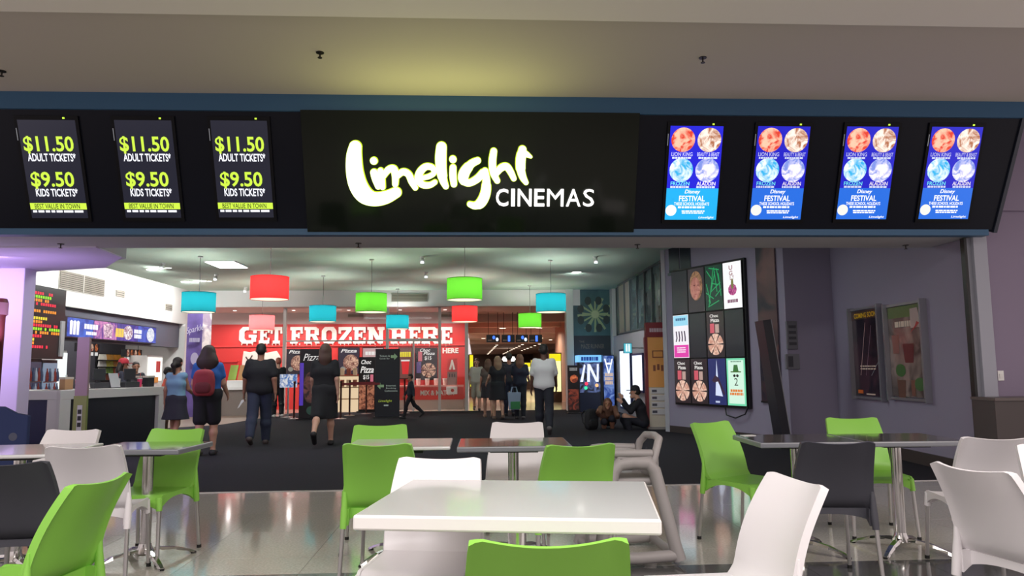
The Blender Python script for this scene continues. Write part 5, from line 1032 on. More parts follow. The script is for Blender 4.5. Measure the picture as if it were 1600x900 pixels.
# framed posters on the right grey wall
def onr(x, y, o=0.0):
    n_ = np.array([-(11.76 - GEND), 5.86 - 5.62, 0]); n_ = n_ / np.linalg.norm(n_); return atp(x, y, np.array([5.62, GEND, 0]) + n_ * o, n_), n_
RZR = math.atan2(-(11.76 - GEND), -(5.86 - 5.62))
for i, (x0, x1, y0, y1, lab) in enumerate(((1341, 1386, 480, 622, 'framed dark film poster with a yellow coming soon header'), (1398, 1456, 473, 624, 'framed drinks poster with a curled sheet, right of the film poster'))):
    (a, n_), (b, _) = onr(x0, y1), onr(x1, y1); (t, _) = onr((x0 + x1) / 2, y0); (bm, _) = onr((x0 + x1) / 2, y1); c = (a + b) / 2; W_ = float(np.linalg.norm(b[:2] - a[:2])); H_ = float(t[2] - bm[2])
    r = thing('framed_poster', lab, 'poster', (c[0], c[1], (t[2] + bm[2]) / 2), RZR, 'wall posters')
    for q in (-1, 1): B(q * (W_ / 2 + .01) - .018, q * (W_ / 2 + .01) + .018, -.09, 0, -H_ / 2 - .03, H_ / 2 + .03).build('frame_side', M('poster_alu', (150, 150, 158), .35, .6), r)
    for q in (-1, 1): B(-W_ / 2, W_ / 2, -.05, 0, q * H_ / 2 - .018, q * H_ / 2 + .018).build('frame_rail', M('poster_alu', (150, 150, 158), .35, .6), r)
    if i == 0:
        B(-W_ / 2 + .01, W_ / 2 - .01, -.03, -.01, -H_ / 2 + .03, H_ / 2 - .03).build('print', Pgrad('space_print', (22, 18, 30), (70, 40, 52), 2.2, .15), r); B(-W_ / 2 + .01, W_ / 2 - .01, -.035, -.03, H_ * .38, H_ * .5 - .03).build('header', M('header_brown', (64, 40, 28), .3), r)
        text('COMING SOON', 0, H_ * .425, .075, M('yellow_print', (250, 200, 30), .4), r, w=W_ * .78, y=-.037, bold=.02)
        for a_, b_, c_ in ((-.12, .34, (230, 190, 190)), (.08, .3, (150, 120, 140)), (.26, -.1, (160, 170, 180))): MB().flat([(W_ * a_ - .14, -H_ * .25), (W_ * a_ - .125, -H_ * .25), (W_ * (a_ + .1) + .01, H_ * b_), (W_ * (a_ + .1), H_ * b_)], -.032).build('light_streak', M('streak_%d' % c_[0], c_, .4), r)
        greek(MB(), -W_ * .28, W_ * .3, -H_ * .2, -H_ * .14, -.033, 2, 3, .5).build('small_print', M('pale_print', (226, 206, 190), .4), r)
        B(-W_ * .4, -W_ * .22, -.034, -.03, -H_ * .47 + .02, -H_ * .43 + .02).build('orange_tag', M('orange_tag', (240, 120, 40), .4), r); B(-W_ * .1, W_ * .2, -.034, -.03, -H_ * .465, -H_ * .45).build('white_strip', M('pale_print', (226, 206, 190), .4), r)
    else:
        B(-W_ / 2 + .01, W_ / 2 - .01, -.03, -.01, -H_ / 2 + .03, H_ / 2 - .03).build('print', Pgrad('drinks_print', (84, 74, 72), (150, 134, 128), 2.4, .15), r); B(-W_ / 2 + .02, W_ / 2 - .04, -.035, -.03, H_ * .36, H_ * .48).build('green_header', M('olive_print', (96, 116, 62), .4), r)
        for cx, cz, w_, h_, c_ in ((.05, -.02, .3, .2, (112, 40, 44)), (-.3, .08, .22, .2, (150, 96, 90)), (-.2, -.4, .24, .2, (104, 70, 58)), (.12, -.38, .12, .16, (130, 84, 70))): MB().flat([(W_ * cx - W_ * w_ * .38, H_ * (cz - h_ / 2)), (W_ * cx + W_ * w_ * .38, H_ * (cz - h_ / 2)), (W_ * cx + W_ * w_ / 2, H_ * (cz + h_ / 2)), (W_ * cx - W_ * w_ / 2, H_ * (cz + h_ / 2))], -.033).build('drink_print', M('drink_%d' % c_[0], c_, .4), r)
        [MB().disc(W_ * a_, H_ * b_, W_ * .14, H_ * .07, -.0335, 12).build('leaf_print', M('leaf_green', (66, 110, 56), .4), r) for a_, b_ in ((-.2, -.2), (.3, -.34))]
        MB().grid(lambda u, v: (W_ * (.16 + .3 * u), -.04 - .05 * u * v, H_ * (.24 + .2 * v)), 6, 6).build('curled_corner', M('curl_pale', (196, 176, 172), .3), r, True); MB().flat([(W_ * .14, H_ * .18), (W_ * .46, H_ * .3), (W_ * .44, H_ * .4), (W_ * .3, H_ * .26)], -.05).build('red_flash', M('red_flash', (190, 60, 60), .3), r)
        greek(MB(), -W_ * .3, W_ * .3, H_ * .26, H_ * .32, -.034, 1, 8, .0).build('small_print', M('pale_print', (226, 206, 190), .4), r)
# outlet and dark bin cupboard on the mall wall
p = aty(1563, 587, 8.0); r = thing('wall_outlet', 'small white power outlet on the mauve wall', 'outlet', (p[0], 8.0, p[2])); B(-.035, .035, -.012, 0, -.055, .055).build('plate', white_f, r, bevel=.004); B(-.02, .02, -.02, -.012, -.03, .02).build('socket', wall_w, r)
a = aty(1556, 622, 7.6); r = thing('bin_cupboard', 'dark brown cupboard against the mauve wall at the right edge', 'cupboard', (a[0], 7.62, 0)); B(0, 1.5, 0, .36, .06, a[2] - .03).build('cabinet', M('dark_cupboard', (74, 66, 66), .5), r); B(-.01, 1.5, -.02, .37, a[2] - .03, a[2]).build('top', M('cupboard_top', (96, 86, 84), .4), r); B(.02, 1.48, .03, .34, 0, .06).build('plinth', black_p, r); B(.35, .36, -.006, 0, .1, a[2] - .06).build('door_gap', black_p, r)
# ================================================================== PEOPLE
def surface_nets(Fd, lo, vox):
    Sg = Fd < 0
    c = np.zeros(tuple(n - 1 for n in Fd.shape), np.int8)
    for i in (0, 1):
        for j in (0, 1):
            for k in (0, 1): c += Sg[i:Fd.shape[0] - 1 + i, j:Fd.shape[1] - 1 + j, k:Fd.shape[2] - 1 + k]
    act = (c > 0) & (c < 8); I, J, K = np.nonzero(act); idx = -np.ones(act.shape, np.int64); idx[I, J, K] = np.arange(len(I))
    pos = np.zeros((len(I), 3)); cnt = np.zeros(len(I))
    cor = [(i, j, k) for i in (0, 1) for j in (0, 1) for k in (0, 1)]
    for a in cor:
        for ax in range(3):
            if a[ax]: continue
            b = list(a); b[ax] = 1
            va = Fd[I + a[0], J + a[1], K + a[2]]; vb = Fd[I + b[0], J + b[1], K + b[2]]; m = (va < 0) != (vb < 0)
            t = np.where(m, va / np.where(m, va - vb, 1), 0); p = np.tile(np.array(a, float), (len(I), 1)); p[:, ax] += t
            pos[m] += p[m]; cnt += m
    pos = (np.stack([I, J, K], 1) + pos / cnt[:, None]) * vox + lo
    faces = []
    for ax in range(3):
        u, v = (ax + 1) % 3, (ax + 2) % 3
        sl0 = [slice(None)] * 3; sl1 = [slice(None)] * 3; sl0[ax] = slice(0, -1); sl1[ax] = slice(1, None)
        s0, s1 = Sg[tuple(sl0)], Sg[tuple(sl1)]; E_ = np.argwhere(s0 != s1)
        if not len(E_): continue
        ok = (E_[:, u] > 0) & (E_[:, v] > 0) & (E_[:, u] < Fd.shape[u] - 1) & (E_[:, v] < Fd.shape[v] - 1); E_ = E_[ok]
        def cell(du, dv): q = E_.copy(); q[:, u] += du; q[:, v] += dv; return idx[q[:, 0], q[:, 1], q[:, 2]]
        Q = np.stack([cell(-1, -1), cell(0, -1), cell(0, 0), cell(-1, 0)], 1); ins = s0[E_[:, 0], E_[:, 1], E_[:, 2]]
        Q[~ins] = Q[~ins][:, ::-1]; faces.append(Q)
    return pos, np.concatenate(faces) if faces else np.zeros((0, 4), int)
class Field:
    def __init__(s, prims, vox, clip=None, k=.03):
        P = np.array([[p[0], p[1]] for p in prims], float); R = max(max(p[2], p[3]) for p in prims)
        s.lo = P.reshape(-1, 3).min(0) - R * 1.3 - 4 * vox; hi = P.reshape(-1, 3).max(0) + R * 1.3 + 4 * vox; s.vox = vox
        n = np.ceil((hi - s.lo) / vox).astype(int) + 1; s.ax = [s.lo[i] + np.arange(n[i]) * vox for i in range(3)]; s.F = np.ones(n)
        for p in prims: s.put(p, p[5] if len(p) > 5 else k)
        if clip: 
            X, Y, Z = np.meshgrid(*s.ax, indexing='ij', sparse=True); s.F = np.maximum(s.F, clip(X, Y, Z))
    def put(s, p, k):
        a, b = np.array(p[0], float), np.array(p[1], float); ra, rb = p[2], p[3]; sq = np.array(p[4] if len(p) > 4 and p[4] else (1, 1, 1), float)
        m = max(ra, rb) * sq.max() + k + 2 * s.vox; lo = np.minimum(a, b) - m; hi = np.maximum(a, b) + m
        sl = []
        for i in range(3):
            i0 = max(0, int((lo[i] - s.lo[i]) / s.vox)); i1 = min(len(s.ax[i]), int((hi[i] - s.lo[i]) / s.vox) + 2); sl.append(slice(i0, i1))
        X, Y, Z = np.meshgrid(*[s.ax[i][sl[i]] for i in range(3)], indexing='ij', sparse=True)
        ba = (b - a) / sq; L = max(float(ba @ ba), 1e-9); x, y, z = (X - a[0]) / sq[0], (Y - a[1]) / sq[1], (Z - a[2]) / sq[2]
        t = np.clip((x * ba[0] + y * ba[1] + z * ba[2]) / L, 0, 1)
        d = (np.sqrt((x - ba[0] * t) ** 2 + (y - ba[1] * t) ** 2 + (z - ba[2] * t) ** 2) - (ra + (rb - ra) * t)) * sq.min()
        f = s.F[tuple(sl)]; h = np.clip(.5 + .5 * (f - d) / k, 0, 1); s.F[tuple(sl)] = f * (1 - h) + d * h - k * h * (1 - h)
    def build(s, name, mat, parent, scale=1.0, label=None):
        v, f = surface_nets(s.F, s.lo, s.vox); v = v * scale
        me = bpy.data.meshes.new(name); me.vertices.add(len(v)); me.vertices.foreach_set('co', v.ravel()); me.loops.add(len(f) * 4); me.loops.foreach_set('vertex_index', f.ravel())
        me.polygons.add(len(f)); me.polygons.foreach_set('loop_start', np.arange(len(f)) * 4); me.polygons.foreach_set('use_smooth', np.ones(len(f), bool)); me.update(calc_edges=True); me.materials.append(mat)
        return obj(name, me, parent, 0, label)
D = math.radians
def V(*a): return np.array(a, float)
def rot_x(v, t): c, s = math.cos(t), math.sin(t); return V(v[0], v[1] * c - v[2] * s, v[1] * s + v[2] * c)
SKIN = {'light': M('skin_light', (196, 150, 128), .55), 'mid': M('skin_mid', (164, 116, 94), .55), 'dark': M('skin_dark', (92, 62, 50), .55)}
def person(label, px, pyf, H, rz, skin='mid', bulk=1.0, legs=((12, 10), (-14, 22)), arms=((-8, 12, 10), (8, 14, 10)), top=None, bottom=None, hair=None, shoes=(40, 38, 42), lean=0, headyaw=0, headpitch=0, sit=None, vox=.011, xyz=None, fem=False):
    """faces local +Y; legs: (hip flex, knee flex) left,right; arms: (swing, elbow bend, abduction) left,right"""
    s = H / 1.70; b = bulk
    hipz = .90
    J = {}
    def leg(sd, fl, kn):
        hp = V(sd * .085 * (1 + .3 * (b - 1)), 0, hipz); k = hp + .43 * V(sd * .02, math.sin(D(fl)), -math.cos(D(fl))); an = k + .42 * V(sd * .0, math.sin(D(fl - kn)), -math.cos(D(fl - kn))); return hp, k, an
    lg = [leg(-1, *legs[0]), leg(1, *legs[1])]
    tilt = lambda v: rot_x(v - V(0, 0, hipz), D(-lean)) + V(0, 0, hipz)
    ch = tilt(V(0, -.01, 1.25)); nk = tilt(V(0, -.015, 1.44)); wa = tilt(V(0, 0, 1.07))
    hd = nk + rot_x(V(0, .025, .15), D(-lean * .6 - headpitch)); hz = headyaw
    sw = .165 * (1 + .45 * (b - 1))
    def arm(sd, swg, bend, ab):
        sh = tilt(V(sd * sw, -.01, 1.385)); el = sh + .285 * V(sd * math.sin(D(ab)), math.sin(D(swg)) * math.cos(D(ab)), -math.cos(D(swg)) * math.cos(D(ab))); a2 = swg + bend
        wr = el + .245 * V(sd * math.sin(D(ab * .5)), math.sin(D(a2)), -math.cos(D(a2))); return sh, el, wr, V(sd * .05, math.sin(D(a2)), -math.cos(D(a2)))
    am = [arm(-1, *arms[0]), arm(1, *arms[1])]
    th = .078 * b; body = [
        ((-.07, 0, .93), (.07, 0, .93), .115 * b, .115 * b, (1, .92, 1), .05), (wa + V(-.05, 0, 0), wa + V(.05, 0, 0), .105 * b * (.92 if fem else 1), .105 * b * (.92 if fem else 1), (1, .9, 1), .06),
        (ch + V(-.075, 0, -.02), ch + V(.075, 0, -.02), .118 * b, .118 * b, (1, .88, 1.1), .06), (am[0][0] + V(.02, 0, -.02), am[1][0] + V(-.02, 0, -.02), .066, .066, None, .05),
        (nk - V(0, 0, .04), hd - V(0, .01, .05), .057, .052, None, .03), (hd + V(0, .01, .02), hd + V(0, .015, -.05), .088, .062, (.86, 1.06, 1.12), .03)]
    cy, sy = math.cos(D(hz)), math.sin(D(hz)); hl = lambda x, y, z: hd + V(x * cy - y * sy, x * sy + y * cy, z)
    body += [(hl(0, .095, -.005), hl(0, .118, -.03), .012, .015, None, .015), (hl(0, .085, -.1), hl(0, .075, -.105), .03, .03, None, .03), (hl(-.082, .0, -.01), hl(-.086, -.01, .02), .014, .016, None, .01), (hl(.082, .0, -.01), hl(.086, -.01, .02), .014, .016, None, .01)]
    for hp, k, an in lg: body += [(hp, k, th * 1.05, .056 * b, None, .03), (k, k + (an - k) * .35 + V(0, -.015, 0), .054 * b, .055 * b, None, .03), (k + (an - k) * .35 + V(0, -.015, 0), an, .055 * b, .037, None, .03)]
    feet = []
    for i, (hp, k, an) in enumerate(lg):
        low = min(l[2][2] for l in lg); raised = an[2] - low
        pit = -min(1.0, raised * 6) if (lg[i][2][1] < 0 and raised > .02) else 0
        toe = an + (V(0, .15 * math.cos(pit), -.05 + .15 * math.sin(pit))); heel = an + V(0, -.04, -.045 + .02 * (-pit)); feet.append((heel, toe, an))
        body += [(an, heel, .038, .034, None, .02), (heel, toe, .034, .026, (1.15, 1, 1), .02)]
    for sd, (sh, el, wr, dr) in zip((-1, 1), am):
        body += [(sh, el, .052 * b, .041 * b, None, .03), (el, wr, .041 * b, .028, None, .02)]
        pal = wr + dr * .085; body += [(wr, pal, .026, .030, (.62, 1.15, 1), .02)]
        side = V(0, dr[2] * -1, dr[1]); side = side / (np.linalg.norm(side) + 1e-9)
        for q, (o_, l_) in enumerate(((-.030, .060), (-.011, .072), (.009, .068), (.027, .054))):
            a0 = pal + side * o_ * .9; a1 = a0 + dr * l_ * .55 + V(-sd * .006, 0, 0); a2_ = a1 + dr * l_ * .5 + V(-sd * .018, 0, 0); body += [(a0, a1, .0105, .010, None, .006), (a1, a2_, .010, .0085, None, .006)]
        t0 = wr + dr * .03 + side * .026; body += [(t0, t0 + dr * .035 + side * .022, .0125, .011, None, .008), (t0 + dr * .035 + side * .022, t0 + dr * .065 + side * .024 + V(-sd * .01, 0, 0), .011, .009, None, .006)]
    zmin = min(min(p[0][2] - p[2], p[1][2] - p[3]) for p in body) - .004
    if sit is not None: zmin = hipz - sit
    if xyz is None:
        q = atz(px, pyf); xyz = (q[0], q[1], .006)
    root = thing('person', label, 'person', xyz, D(rz))
    sh_ = V(0, 0, -zmin); mv = lambda L: [((np.array(p[0]) + sh_), (np.array(p[1]) + sh_)) + tuple(p[2:]) for p in L]
    Field(mv(body), vox, k=.03).build('body', SKIN[skin], root, s)
    em = M('eye_dark', (30, 24, 22), .2)
    for q in (-.032, .032):
        e = hl(q, .088, .012) + sh_; MB().lathe([(.003, -.007), (.009, 0), (.003, .007)], 8, tuple(e * s)).build('eye', em, root)
    e = (hl(0, .093, -.068) + sh_) * s; MB().box(e[0] - .022, e[0] + .022, e[1] - .004, e[1] + .006, e[2] - .004, e[2] + .004).build('mouth', M('lip', (140, 80, 74), .5), root)
    if top:
        c_, hem, sl, infl = top['c'], top.get('hem', .9), top.get('sleeve', .6), top.get('infl', .016)
        pr = [((-.07, 0, .94), (.07, 0, .94), .115 * b + infl, .115 * b + infl, (1, .95, 1), .05), (wa + V(-.055, 0, 0), wa + V(.055, 0, 0), .108 * b + infl, .108 * b + infl, (1, .93, 1), .06),
              (ch + V(-.078, 0, -.02), ch + V(.078, 0, -.02), .118 * b + infl, .118 * b + infl, (1, .9, 1.1), .06), (am[0][0] + V(.02, 0, -.02), am[1][0] + V(-.02, 0, -.02), .062 + infl * .5, .062 + infl * .5, None, .05)]
        for sh, el, wr, dr in am:
            if sl <= 1: pr.append((sh, sh + (el - sh) * max(sl, .05), .05 * b + infl * .5, .05 * b + infl * .8, None, .03))
            else: pr += [(sh, el, .054 * b + infl * .7, .046 * b + infl * .7, None, .03), (el, el + (wr - el) * .93, .046 * b + infl * .6, .035 * b + infl * .6, None, .02)]
        zc_ = hem - zmin; nz = (nk + sh_)
        Field(mv(pr), vox, clip=lambda X, Y, Z: np.maximum(zc_ - Z if lean < 30 else Z * 0 - 1, .062 - np.sqrt((X - nz[0]) ** 2 + (Y - nz[1] - .01) ** 2 + (Z - nz[2] - .02) ** 2))).build(top.get('name', 'shirt'), M('cloth_%d_%d_%d' % c_, c_, .85, bump=(90, .15)), root, s, top.get('label'))
    if bottom:
        c_, kind, ln = bottom['c'], bottom['kind'], bottom.get('len', 1.0); inf = bottom.get('infl', .014)
        pr = [((-.07, 0, .94), (.07, 0, .94), .117 * b + inf, .117 * b + inf, (1, .94, 1), .05)]
        if kind == 'skirt':
            hz_ = bottom['hem']; fl_ = bottom.get('flare', .05); pr.append(((0, 0, .95), (0, .0, hz_), .13 * b + inf, .15 * b + inf + fl_, (1.15, .95, 1), .04))
            for hp, k, an in lg: t_ = (hp[2] - hz_) / max(hp[2] - k[2], .01); pr.append((hp, hp + (k - hp) * min(t_, 1), th + inf + .015, .075 * b + inf + .02, None, .08))
            zc2 = hz_ - zmin; ztop = 1.04 - zmin; cl = lambda X, Y, Z: np.maximum(zc2 - Z, Z - ztop)
        else:
            for hp, k, an in lg:
                if ln <= 1: pr.append((hp, hp + (k - hp) * ln, th * 1.08 + inf, .064 * b + inf * 1.3, None, .03))
                else: c3 = k + (an - k) * .35 + V(0, -.015, 0); pr += [(hp, k, th * 1.08 + inf, .064 * b + inf, None, .03), (k, c3, .062 * b + inf, .062 * b + inf, None, .03), (c3, k + (an - k) * .97, .062 * b + inf, .048 * b + inf, None, .03)]
            ztop = 1.03 - zmin; cl = lambda X, Y, Z: Z - ztop
        Field(mv(pr), vox, clip=cl if lean < 30 else None).build({'skirt': 'skirt', 'shorts': 'shorts'}.get(kind, 'trousers'), M('cloth_%d_%d_%d' % c_, c_, .85, bump=(90, .15)), root, s)
    if hair:
        c_, kind = hair['c'], hair['kind']
        pr = [(hl(0, -.012, .045), hl(0, -.03, .01), .088, .086, (.92, 1.06, 1.0), .03), (hl(0, .03, .075), hl(0, -.02, .08), .055, .065, (1.1, 1, .8), .03)]
        if kind == 'long': pr += [(hl(0, -.05, .0), hl(0, -.075, -.13), .088, .092, (1.0, .62, 1), .03), (hl(0, -.075, -.13), hl(0, -.085, -.2 - hair.get('l', .06)), .092, .06, (1.15, .5, 1), .03)] + [(hl(q * .07, -.02, .02), hl(q * .08, -.04, -.14), .035, .03, None, .03) for q in (-1, 1)]
        if kind == 'wavy': pr += [(hl(0, -.05, .0), hl(0, -.08, -.14), .105, .14, (1.15, .6, 1), .04), (hl(0, -.08, -.14), hl(0, -.09, -.24), .13, .08, (1.2, .5, 1), .03)]
        if kind == 'ponytail': pr += [(hl(0, -.10, .03), hl(0, -.14, -.02), .035, .045, None, .02), (hl(0, -.14, -.02), hl(.02, -.13, -.17), .045, .02, None, .02)]
        if kind == 'bun': pr += [(hl(0, -.09, .09), hl(0, -.1, .1), .045, .045, None, .02)]
        f_ = hl(0, .05, -.03) + sh_
        Field(mv(pr), vox * .9, clip=lambda X, Y, Z: .088 - np.sqrt((X - f_[0]) ** 2 + ((Y - f_[1] - .03)) ** 2 + ((Z - f_[2] + .015) * .85) ** 2)).build('hair', M('hair_%d_%d_%d' % c_, c_, .6), root, s)
        if hair.get('cap'):
            cp = hair['cap']; MB().lathe([(.098, .0), (.098, .04), (.085, .08), (.05, .105), (.01, .115)], 18, tuple((hl(0, -.005, .035) + sh_) * s)).build('cap', M('cap_%d' % cp[0], cp, .8), root, True); e = (hl(0, .11, .04) + sh_) * s; MB().box(e[0] - .07, e[0] + .07, e[1] - .02, e[1] + .07, e[2] - .006, e[2] + .006).build('cap_peak', M('cap_%d' % cp[0], cp, .8), root)
    if shoes:
        for heel, toe, an in feet:
            Field(mv([(heel + V(0, 0, -.004), toe + V(0, .005, -.0), .044, .036, (1.12, 1, 1), .02), (an + V(0, .0, -.02), heel + V(0, 0, 0), .046, .044, None, .02)]), vox).build('shoe', M('shoe_%d_%d_%d' % shoes, shoes, .6), root, s)
    root['head'] = [float(v) for v in (hd + sh_) * s]; root['hand'] = [float(v) for v in (am[0][2] + am[0][3] * .1 + sh_) * s]; root['chest'] = [float(v) for v in (ch + sh_) * s]
    return root
pA = person('girl in a pale blue top and dark skirt beside the candy counter', 272, 705, 1.44, -12, 'mid', .88, ((10, 8), (-10, 18)), ((-10, 15, 6), (18, 40, 8)), dict(c=(122, 160, 186), hem=.93, sleeve=.05), dict(c=(40, 38, 52), kind='skirt', hem=.56, flare=.08), dict(c=(30, 22, 20), kind='ponytail'), (46, 44, 50), fem=True)
pB = person('woman with long dark hair, blue top and black shorts wearing a red backpack', 321, 712, 1.60, 4, 'light', 1.12, ((-4, 6), (8, 10)), ((8, 30, 10), (12, 34, 10)), dict(c=(44, 96, 170), hem=.84, sleeve=.55), dict(c=(24, 24, 32), kind='shorts', len=.85, infl=.03), dict(c=(46, 30, 26), kind='wavy'), (34, 34, 38), fem=True, vox=.010)
pC = person('man in a black T-shirt and jeans walking away with a paper in his hand', 404, 695, 1.68, 8, 'mid', 1.18, ((-16, 20), (12, 6)), ((6, 10, 14), (-12, 18, 12)), dict(c=(26, 26, 32), hem=.82, sleeve=.75, infl=.026), dict(c=(44, 50, 72), kind='trousers', len=2, infl=.018), dict(c=(20, 18, 18), kind='short'), (70, 60, 56), vox=.010)
pD = person('woman in a black top and black knee skirt walking away', 506, 697, 1.66, 3, 'light', 1.06, ((-22, 30), (12, 6)), ((10, 14, 8), (-10, 12, 8)), dict(c=(22, 22, 27), hem=.88, sleeve=.7), dict(c=(26, 26, 31), kind='skirt', hem=.44, flare=.0), dict(c=(74, 50, 40), kind='long', l=.02), (24, 22, 24), fem=True, vox=.010)
pE = person('boy in dark clothes walking to the left past the tall black stand', 641, 654, 1.13, 105, 'mid', .95, ((24, 12), (-24, 26)), ((-14, 10, 6), (14, 16, 6)), dict(c=(40, 46, 60), hem=.86, sleeve=2), dict(c=(30, 30, 36), kind='trousers', len=2), dict(c=(28, 22, 20), kind='short'), (26, 26, 30))
pF = person('man in a white short-sleeved shirt and dark trousers walking away', 851, 680, 1.66, -6, 'dark', 1.04, ((6, 4), (-14, 26)), ((4, 12, 12), (10, 24, 10)), dict(c=(206, 206, 208), hem=.76, sleeve=.8, infl=.024), dict(c=(26, 28, 40), kind='trousers', len=2, infl=.018), dict(c=(22, 18, 18), kind='short'), (96, 92, 92), vox=.010)
pG = person('distant person in a pale T-shirt and shorts at the corridor mouth', 745, 642, 1.52, 178, 'light', .95, ((14, 10), (-12, 18)), ((6, 18, 10), (-8, 16, 10)), dict(c=(186, 184, 176), hem=.8, sleeve=.7, infl=.03), dict(c=(170, 164, 150), kind='shorts', len=1.0, infl=.03), dict(c=(60, 44, 36), kind='short'), (60, 50, 50), vox=.013)
pH = person('woman in a black dress with pale hair in the group by the corridor', 778, 655, 1.52, 10, 'light', 1.0, ((6, 6), (-8, 16)), ((10, 40, 16), (6, 20, 8)), dict(c=(30, 30, 38), hem=.9, sleeve=.5), dict(c=(30, 30, 38), kind='skirt', hem=.5, flare=.06), dict(c=(150, 120, 96), kind='long', l=.1), (120, 100, 90), fem=True, vox=.013)
pI = person('taller dark-haired person in the middle of the corridor group', 796, 650, 1.62, 4, 'mid', 1.0, ((8, 6), (-8, 14)), ((8, 20, 10), (4, 20, 10)), dict(c=(44, 44, 56), hem=.85, sleeve=.6), dict(c=(40, 46, 66), kind='trousers', len=2), dict(c=(34, 26, 24), kind='short'), (50, 48, 50), vox=.013)
pJ = person('woman in a dark top and trousers at the right of the corridor group', 813, 655, 1.56, -8, 'light', 1.0, ((4, 4), (-4, 8)), ((14, 60, 8), (8, 50, 10)), dict(c=(34, 38, 56), hem=.84, sleeve=.7), dict(c=(26, 28, 38), kind='trousers', len=2), dict(c=(120, 84, 62), kind='long', l=.05), (60, 56, 58), fem=True, vox=.013)
pK = person('woman with a pale bag at the left of the corridor group', 763, 652, 1.46, 6, 'light', .95, ((8, 6), (-8, 16)), ((4, 16, 10), (6, 30, 8)), dict(c=(96, 88, 84), hem=.84, sleeve=.5), dict(c=(44, 44, 52), kind='skirt', hem=.55, flare=.02), dict(c=(96, 70, 54), kind='long', l=.08), (150, 120, 100), fem=True, vox=.013)
q = atz(1012, 671); pL = person('person in black with a cap sitting on the floor beside the totem', 0, 0, 1.6, 80, 'light', 1.0, ((112, 128), (100, 120)), ((40, 95, 6), (50, 100, 8)), dict(c=(26, 26, 34), hem=.8, sleeve=2), dict(c=(26, 28, 40), kind='trousers', len=2), dict(c=(34, 28, 26), kind='short', cap=(30, 30, 40)), (40, 40, 46), lean=12, sit=.13, xyz=(q[0] - .09, q[1] - .04, .006), headpitch=10)
q = atz(968, 671); pM = person('person in brown curled up on the floor between the backpack and the capped person', 0, 0, 1.5, 170, 'mid', 1.0, ((105, 140), (95, 140)), ((50, 50, 10), (60, 50, 10)), dict(c=(124, 88, 72), hem=.8, sleeve=2), dict(c=(40, 40, 52), kind='shorts', len=1.0), dict(c=(110, 78, 62), kind='long', l=.05), (60, 56, 60), lean=46, sit=.13, xyz=(q[0] - .16, q[1] + .42, .006), headpitch=25)
for x, y, h_, rz_, lab, c_, hc_ in ((191, 571, 1.46, -75, 'staff member with dark curly hair leaning behind the candy counter', (44, 46, 62), 'wavy'), (211, 574, 1.42, 215, 'staff member facing the viewer behind the candy counter', (34, 34, 44), 'short')):
    q = at(x, 600, 15.0 if x < 200 else 15.9); person(lab, 0, 0, h_, rz_, 'mid', 1.0, ((4, 4), (-4, 6)), ((20, 60, 10), (20, 60, 10)), dict(c=c_, hem=.85, sleeve=.7), dict(c=(30, 30, 38), kind='trousers', len=2), dict(c=(36, 26, 24), kind=hc_, **({'cap': (170, 40, 56)} if x < 200 else {})), (40, 40, 44), vox=.012, xyz=(q[0], q[1], .008))
q = at(260, 640, 14.6); person('child in an orange red top at the far end of the counter', 0, 0, 1.30, -60, 'dark', .95, ((4, 4), (-4, 6)), ((10, 30, 8), (10, 30, 8)), dict(c=(206, 84, 68), hem=.8, sleeve=.6), dict(c=(40, 40, 50), kind='shorts', len=.9), dict(c=(28, 22, 20), kind='short'), (50, 48, 52), vox=.012, xyz=(q[0], q[1], .006))
q = atz(433, 652); person('person in black with pale shoes standing behind the man in jeans', 0, 0, 1.55, 30, 'light', 1.0, ((2, 4), (-6, 6)), ((6, 30, 6), (6, 24, 6)), dict(c=(30, 28, 34), hem=.85, sleeve=.7), dict(c=(26, 26, 32), kind='trousers', len=2), dict(c=(150, 84, 66), kind='short'), (206, 200, 196), vox=.013, xyz=(q[0], q[1], .006))
# ---- things they carry
def backpack(label, loc, rz, c_, s=1.0, rx=0):
    r = thing('backpack', label, 'backpack', loc, rz, rx=rx); m_ = M('bag_%d_%d_%d' % c_, c_, .75, bump=(120, .1)); m2 = M('bagd_%d' % c_[0], tuple(int(v * .7) for v in c_), .75)
    Field([((-.08, 0, .08), (.08, 0, .08), .078, .078, (1, .8, 1)), ((-.08, 0, .16), (.08, 0, .16), .08, .08, (1, .8, 1)), ((-.08, 0, .24), (.08, 0, .24), .08, .08, (1, .8, 1)), ((-.07, 0, .31), (.07, 0, .31), .08, .08, (1, .8, 1)), ((-.03, 0, .37), (.03, 0, .37), .07, .07, (1.2, .8, .7))], .012, k=.05).build('bag_body', m_, r, s)
    Field([((-.06, -.055, .10), (.06, -.055, .10), .05, .05, (1, .6, 1)), ((-.06, -.055, .14), (.06, -.055, .14), .05, .05, (1, .6, 1)), ((-.05, -.055, .18), (.05, -.055, .18), .045, .045, (1, .6, 1))], .012, k=.04).build('front_pocket', m2, r, s)
    for q in (-1, 1): MB().tube([(q * .07 * s, .04 * s, .36 * s), (q * .085 * s, .12 * s, .38 * s), (q * .095 * s, .2 * s, .3 * s), (q * .09 * s, .16 * s, .14 * s), (q * .08 * s, .05 * s, .06 * s)], .013 * s, 8).build('shoulder_strap', m2, r, True)
    MB().tube([(-.03 * s, .03 * s, .4 * s), (0, .03 * s, .44 * s), (.03 * s, .03 * s, .4 * s)], .008 * s, 6).build('grab_loop', m2, r)
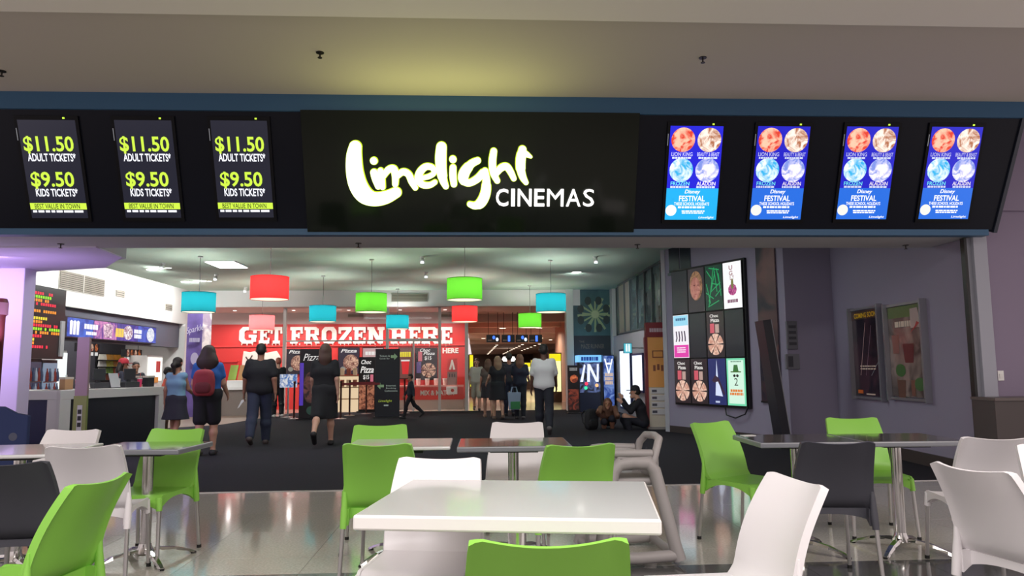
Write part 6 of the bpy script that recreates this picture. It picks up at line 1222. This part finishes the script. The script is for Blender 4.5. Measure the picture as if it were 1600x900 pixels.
def on_person(p, key, off):
    c = Vector(p[key]) + Vector(off); c.rotate(p.rotation_euler.to_matrix().to_quaternion().to_euler()); return (p.location.x + c.x, p.location.y + c.y, p.location.z + c.z)
backpack('faded red backpack worn by the woman in the blue top', on_person(pB, 'chest', (0, -.21, -.32)), pB.rotation_euler.z, (150, 52, 62), .95)
q = atz(936, 672); backpack('black backpack lying on the carpet by the people on the floor', (q[0] - .16, q[1] - .05, .01), .5, (28, 28, 34), 1.0)
p = on_person(pC, 'hand', (0, 0, -.04)); r = thing('paper_sheet', 'white folded paper held by the man in jeans', 'paper', p, .2); MB().add([(-.10, -.03, -.14), (.0, -.02, -.02), (.03, 0, .03), (-.04, 0, .0), (-.10, -.027, -.14), (0, -.017, -.02), (.03, .003, .03), (-.04, .003, 0)], [(0, 1, 2, 3), (7, 6, 5, 4), (0, 4, 5, 1), (1, 5, 6, 2), (2, 6, 7, 3), (3, 7, 4, 0)]).build('sheet', white_f, r); MB().add([(-.10, -.035, -.14), (-.06, -.032, -.08), (-.03, -.03, -.06), (-.07, -.034, -.12)], [(0, 1, 2, 3)]).build('fold', wall_w, r)
p = atz(806, 655); r = thing('shopping_bag', 'pale blue and green shopping bag carried in the corridor group', 'bag', (p[0] - .05, p[1] - .25, .25), .1); MB().add([(-.13, -.05, 0), (.13, -.05, 0), (.13, .05, 0), (-.13, .05, 0), (-.16, -.07, .42), (.16, -.07, .42), (.16, .07, .42), (-.16, .07, .42)], [(0, 3, 2, 1), (4, 5, 6, 7), (0, 1, 5, 4), (1, 2, 6, 5), (2, 3, 7, 6), (3, 0, 4, 7)]).build('bag_body', M('pale_blue_bag', (150, 170, 196), .5), r, bevel=.01); MB().box(-.1, .14, -.075, -.055, .02, .2).build('green_patch', M('green_patch', (50, 130, 76), .5), r)
for q in (-1, 1): MB().tube([(-.08, q * .05, .42), (-.05, q * .05, .55), (.05, q * .05, .55), (.08, q * .05, .42)], .008, 6).build('handle', M('pale_blue_bag', (150, 170, 196), .5), r)
